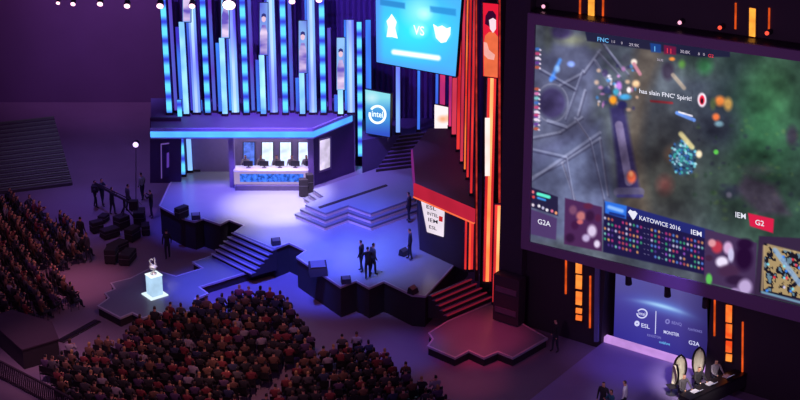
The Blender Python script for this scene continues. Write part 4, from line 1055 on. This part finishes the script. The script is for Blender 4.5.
# people on and around the stage
stp = [(361.5,272,'person in black standing on the main stage, left of the central trio',ZS,1.2,'hang','black'),(368,279,'person in black standing on the main stage, middle of the central trio',ZS,.2,'clap','black'),
 (373,275,'person in dark clothes standing at the right of the central trio',ZS,-1.0,'hang','dark grey'),(410,260,'person in dark clothes standing beside the red booth wall',ZS,1.5,'hang','navy'),(409,222,'person in dark grey standing by the corner of the tiered riser',ZS,1.2,'hang','dark grey')]
for px, py, lab, z, rz, arm, sh in stp:
    p = G(px, py, z); person(lab, (p.x, p.y, z+.015), rz, 'stand', arm, 'short', sh, 'black')
flo = [(82,246,'dark figure standing alone at the tip of the left crowd','hang','black'),(89,262,'person in dark clothes walking on the floor beside the left crowd','hang','dark grey'),(96,208,'person standing at the far end of the flight cases','hang','black'),
 (103,206,'person leaning over the far flight cases','clap','navy'),(143,188+12,'person in a pale shirt standing behind the flight cases','hang','pale grey'),(113,215,'person in black among the flight cases','clap','black'),(152,218,'technician in black beside the left end of the main stage','camera','black'),(168,259,'person in black standing behind the trophy platform','hang','black'),(129,212,'person in dark grey between the flight cases and the work lamp','hang','dark grey'),(382,303,'person in dark red standing in front of the main stage skirt','hang','dark red'),(555,352,'person in black standing beside the red platform','hang','black')]
for i, (px, py, lab, arm, sh) in enumerate(flo):
    p = G(px, py, 0); person(lab, (p.x, p.y, .005), [-.4,2.2,-1.5,-2,1,-.8,1.4,.4,-1,0,2][i], 'stand', arm, 'short', sh, 'black')
p = G(136,205,0); 
t = thing('follow_spot', 'bright white work lamp on a stand at the left backstage', 'lamp', p)
ph = PL(136,144,p,XN)
bm = NB(); tube(bm, p+Vector((0,0,.05)), ph, .03, 6)
for k in range(3): tube(bm, p+Vector((0,0,.4)), p+Vector((.35*math.cos(k*2.1), .35*math.sin(k*2.1), .01)), .02, 5)
obj('tripod', bm, M_metal, t)
bm = NB(); tube(bm, ph+Vector((0,.2,0)), ph+Vector((0,-.12,0)), .2, 12); obj('lamp_body', bm, M_black, t)
bm = NB(); tube(bm, ph+Vector((0,-.12,0)), ph+Vector((0,-.15,0)), .17, 12); obj('lens', bm, emis('work_lamp', (215,180,255), 2.2), t)

# ------------------------------------------------------------------ crowd
target_pt = G(290, 225, 0)
def inpoly(x, y, P_):
    c = False; n = len(P_)
    for i in range(n):
        x0, y0 = P_[i]; x1, y1 = P_[(i+1) % n]
        if (y0 > y) != (y1 > y) and x < (x1-x0)*(y-y0)/(y1-y0)+x0: c = not c
    return c
blocks = {   # floor outline of each seating block, by survey point at floor level
 'left': [(-20,196),(30,212),(58,228),(72,238),(84,258),(70,272),(36,278),(45,284),(62,280),(80,302),(76,312),(55,318),(10,330),(-20,334)],
 'centre': [(42,384),(62,366),(104,356),(124,352),(134,334),(168,326),(222,314),(240,300),(258,308),(290,314),(304,342),(316,362),(282,378),(262,390),(238,412),(240,425),(90,425),(62,405)],
 'right': [(300,380),(322,362),(338,358),(348,350),(362,360),(392,372),(408,388),(436,402),(452,425),(258,425),(276,398)]}
bl_lab = {'left': 'in the crowd at the left edge', 'centre': 'in the crowd before the trophy platform', 'right': 'in the crowd at the lower middle, right of the aisle'}
bs = {'left': 'left edge crowd', 'centre': 'trophy side crowd', 'right': 'lower middle crowd'}
shirts = ['black','black','black','dark grey','dark red','navy','pale grey','brown','dark red','purple','dark grey','brown','black']
cand = []
for bn, poly in blocks.items():
    c = G(sum(p[0] for p in poly)/len(poly), sum(p[1] for p in poly)/len(poly), 0)
    fd_ = (target_pt-c).normalized(); fd_ = Vector((fd_.x, fd_.y, 0)).normalized(); sd = Vector((fd_.y, -fd_.x, 0))
    for r in range(-30, 31):
        for q in range(-60, 61):
            p = c + fd_*(r*.86) + sd*(q*.56)
            p += Vector((random.uniform(-.11,.11), random.uniform(-.13,.13), 0))
            x, y = proj(p)
            if not inpoly(x, y, poly) or random.random() < .08: continue
            if x < -14 or y > 423: continue
            cand.append((y, p.copy(), bn, r, q, fd_))
cand.sort(key=lambda a: -a[0])
rmax = {}
for c in cand: rmax[c[2]] = max(rmax.get(c[2], -99), c[3])
def ordi(n):
    w = ['front','second','third','fourth','fifth','sixth','seventh','eighth','ninth','tenth','eleventh','twelfth','thirteenth','fourteenth','fifteenth','sixteenth','seventeenth','eighteenth','nineteenth','twentieth']
    return w[n] if n < len(w) else 'far back'
rows = {}
for c in cand: rows.setdefault((c[2], c[3]), []).append(c[4])
poses = [('lap','short')]*4+[('clap','short')]*2+[('lap','long')]*3+[('clap','long')]
stuffP = []; stuffC = []
print('crowd candidates', len(cand))
for i, (y, p, bn, r, q, fd_) in enumerate(cand):
    rz = face_to(p, target_pt)+random.uniform(-.25,.25)
    arm, hr = random.choice(poses); sh = random.choice(shirts); ha = random.choice(['black','black','brown','brown','fair'])
    s = random.uniform(.95,1.06)
    if i < 300:
        rk = rows[(bn, r)]; seatn = sorted(rk).index(q)
        pos = ordi(rmax[bn]-r)+' row, '+ordi(seatn).replace('front', 'first')+' from left'
        ap = {'lap': 'hands in lap', 'clap': 'hands clasped', 'raise': 'arms raised'}[arm]
        person(f'spectator in {sh}, {ha} hair, {pos}, {bs[bn]}', (p.x, p.y, .005), rz, 'sit', arm, hr, sh, ha, f'spectators {bl_lab[bn]}', s, random.choice([M_skin, M_skin, M_skin2]))
        chair(f'folding chair in {pos}, {bs[bn]}', (p.x, p.y, .002), rz, f'chairs {bl_lab[bn]}')
    else:
        M_ = Matrix.Translation((p.x, p.y, .005)) @ Matrix.Rotation(rz, 4, 'Z') @ Matrix.Scale(s, 4)
        stuffP.append((M_, arm, hr, sh, ha)); stuffC.append(Matrix.Translation((p.x, p.y, .002)) @ Matrix.Rotation(rz, 4, 'Z'))
def join(name, items, mats):          # items: (matrix, mesh, slot remap)
    V = []; Fc = []; MI = []; base = 0
    cache = {}
    for M_, me, rem in items:
        if me.name not in cache:
            co = np.empty(len(me.vertices)*3, np.float32); me.vertices.foreach_get('co', co)
            cache[me.name] = (co.reshape(-1,3), [tuple(p.vertices) for p in me.polygons], [p.material_index for p in me.polygons])
        co, fs, mi = cache[me.name]; m = np.array(M_)
        V.append(co @ m[:3,:3].T + m[:3,3]); Fc += [tuple(v+base for v in f) for f in fs]; MI += [rem[k] for k in mi]; base += len(co)
    me = bpy.data.meshes.new(name); me.from_pydata(np.concatenate(V).tolist(), [], Fc)
    for m in mats: me.materials.append(m)
    me.polygons.foreach_set('material_index', MI); me.polygons.foreach_set('use_smooth', [True]*len(MI)); me.update()
    o = bpy.data.objects.new(name, me); COL.objects.link(o); return o
if stuffP:
    ml = [MATS['shirt_'+k.replace(' ', '_')] for k in SHIRT]+[M_trou, M_skin, M_shoe]+[MATS['hair_'+k] for k in HAIR]
    sk = list(SHIRT); hk = list(HAIR); ns = len(sk)
    o = join('crowd', [(M_, PM[('sit', arm, hr)], [sk.index(sh), ns, ns+1, ns+3+hk.index(ha), ns+2]) for M_, arm, hr, sh, ha in stuffP], ml)
    tag(o, 'far rows of seated spectators in dark clothes, mostly at the left edge', 'crowd', kind='stuff')
    o = join('crowd_chairs', [(M_, CHME, [0]) for M_ in stuffC], [M_blackg])
    tag(o, 'folding chairs under the far rows of spectators', 'chairs', kind='stuff')
# lower-left balustrade of the upper tier
t = thing('railing', 'dark slatted railing crossing the lower left corner', 'railing', (*G2(30,392,0), .004))
a = G(-12,372,0); b = G(75,418,0); dv = (b-a).normalized(); L_ = (b-a).length
bm = NB(); M_ = Matrix.Translation(a) @ Matrix(((dv.x,-dv.y,0,0),(dv.y,dv.x,0,0),(0,0,1,0),(0,0,0,1)))
k = 0
while k*.16 < L_:
    box(bm, k*.16, k*.16+.06, -.02, .02, .004, .95, M_); k += 1
obj('balusters', bm, mat('railing_dark', (46,30,44), .6), t)
bm = NB(); box(bm, -.05, L_, -.05, .05, .95, 1.02, M_); box(bm, -.05, L_, -.04, .04, .08, .13, M_); obj('top_rail', bm, mat('railing_dark', (46,30,44), .6), t)

# ------------------------------------------------------------------ light
w = bpy.data.worlds.new('world'); SC.world = w; w.use_nodes = True
w.node_tree.nodes['Background'].inputs['Color'].default_value = (.30, .115, .42, 1)
w.node_tree.nodes['Background'].inputs['Strength'].default_value = .31
def spot(tx, ty_, tz, dx, dy, h, size, power, col, blend=.8, r=.4):
    T_ = G(tx, ty_, tz); l = bpy.data.lights.new('spot', 'SPOT'); o = bpy.data.objects.new('spot_light', l); COL.objects.link(o)
    o.location = T_ + Vector((dx, dy, h)); o.rotation_euler = (T_-o.location).to_track_quat('-Z', 'Y').to_euler()
    l.spot_size = 2*math.atan(size/(T_-o.location).length); l.spot_blend = blend; l.energy = power; l.color = col; l.shadow_soft_size = r
    return o
spot(278,206,ZS, 2,-3,17, 3.9, 38000, (.92,.84,1), .95)
spot(262,200,ZS, 0,-4,17, 5.5, 4500, (.6,.5,1), 1)
spot(330,245,ZS, -3,-8,20, 6.3, 56000, (.06,.10,1), .9)
spot(395,258,ZS, -3,-8,20, 4.5, 12000, (.28,.34,1), .9)
spot(318,258,ZS, 0,-8,20, 3.6, 20000, (.10,.12,1), .9)
spot(292,230,ZS, 0,-6,20, 2.6, 9000, (.8,.7,1), .9)
spot(322,246,ZS, 0,-4,14, .38, 2600, (.15,.55,1), .3)
spot(345,255,ZS, 0,-4,14, .36, 2600, (.2,.6,1), .3)
spot(186,194,ZS, 0,-4,14, .4, 1500, (.2,.4,1), .3)
spot(205,200,ZS, -2,-6,18, 4, 26000, (.08,.10,1), .9)
spot(360,190,zt, 0,-6,18, 6, 9000, (.28,.25,1), .9)
spot(352,187,zt, 0,-6,18, 1.8, 3500, (.1,.2,1), .9)
spot(215,285,ZT, 0,-6,18, 3.6, 42000, (.07,.09,1), .9)
spot(150,298,ZT, 0,-6,18, 4.5, 900, (.2,.3,.8), .9)
spot(480,335,ZR, -1,-3,14, 3.2, 6000, (1,.05,.14), .9)
spot(465,378,0, -1,-3,14, 2.8, 1800, (1,.12,.25), 1)
spot(268,318,0, 0,-3,14, 2.0, 1100, (.12,.10,1), 1)
spot(398,352,0, 0,-3,14, 3.0, 3800, (.2,.15,1), 1)
spot(330,340,0, 0,-3,14, 5, 900, (.35,.2,.8), 1)
spot(225,386,0, 0,-5,12, 1.6, 2200, (1,.45,.4), 1)
spot(80,285,0, 0,-3,14, 3.4, 4500, (1,.3,.45), 1)
spot(98,215,0, 0,-3,16, 6, 4500, (.18,.14,.9), 1)
spot(110,170,0, 0,-3,16, 10, 4000, (.35,.25,.9), 1)
spot(60,366,0, 0,-5,16, 4.5, 5500, (.8,.35,.55), 1)
spot(200,380,0, 3,-8,18, 13, 4600, (1,.42,.38), 1)
spot(20,260,0, 3,-8,18, 9, 2600, (1,.38,.4), 1)
spot(615,392,1, 0,-5,6, 1.4, 500, (.8,.75,1), 1)
spot(640,360,ZN, 1,-4,9, 4, 1700, (.3,.22,1), .9)
spot(690,375,1.5, -.3,-5,5, 1.5, 4200, (1,.93,.85), .7)
spot(290,118,ZB, 0,-6,12, 9, 14000, (.42,.2,1), 1)
def wash(x, z, size, power, col, y=91, src=(0,-14,10)):
    T_ = Vector((x, y, z)); l = bpy.data.lights.new('wash', 'SPOT'); o = bpy.data.objects.new('wash_light', l); COL.objects.link(o)
    o.location = T_+Vector(src); o.rotation_euler = (T_-o.location).to_track_quat('-Z','Y').to_euler(); l.spot_size = 2*math.atan(size/(T_-o.location).length); l.spot_blend = 1; l.energy = power; l.color = col
wash(-7, 10, 11, 9000, (.35,.16,1)); wash(-1, 8, 7, 2600, (.25,.12,1)); wash(3, 9, 4, 1500, (1,.1,.3))
wash(-9, 20, 5, 3500, (1,.3,.6)); wash(-22, 14, 14, 9000, (.7,.25,.8), 106); wash(-20, 4, 12, 4000, (.5,.25,.9), 106)
l = bpy.data.lights.new('front', 'SPOT'); o = bpy.data.objects.new('front_light', l); COL.objects.link(o); T_ = G(350,212,ZS+.4)
o.location = T_+Vector((-3,-16,4)); o.rotation_euler = (T_-o.location).to_track_quat('-Z','Y').to_euler(); l.spot_size = .5; l.spot_blend = 1; l.energy = 2500; l.color = (.9,.6,1)
T_ = G(680,200,5); l = bpy.data.lights.new('screen_wash', 'SPOT'); o = bpy.data.objects.new('front_light', l); COL.objects.link(o); T_ = PL(660,170,P0,AN)
o.location = T_+Vector((-16,-26,6)); o.rotation_euler = (T_-o.location).to_track_quat('-Z','Y').to_euler(); l.spot_size = 1.1; l.spot_blend = 1; l.energy = 4200; l.color = (.8,.45,.9)
spot(155,268,2.2, -1,-5,7, .6, 2600, (1,.95,.95), .8)
spot(440,170,ZB, -3,-6,10, 4, 900, (.8,.2,.5), 1)
spot(440,250,ZS, -3,-6,8, 4, 300, (.6,.3,.9), 1)
# unseen area light added under the roof to brighten the booth interior
l = bpy.data.lights.new('booth', 'AREA'); o = bpy.data.objects.new('booth_fill_light', l); COL.objects.link(o)
l.shape = 'RECTANGLE'; l.size = 7; l.size_y = .6; l.energy = 120; l.color = (.95,.85,1); o.location = (G(271,187,ZS).x, yf+1.0, ZB-.4)

vs_ = SC.view_settings; vs_.view_transform = 'Standard'; vs_.look = 'None'; vs_.exposure = 0; vs_.gamma = 1; vs_.use_curve_mapping = False
SC.cycles.use_denoising = True
SC.cycles.max_bounces = 4
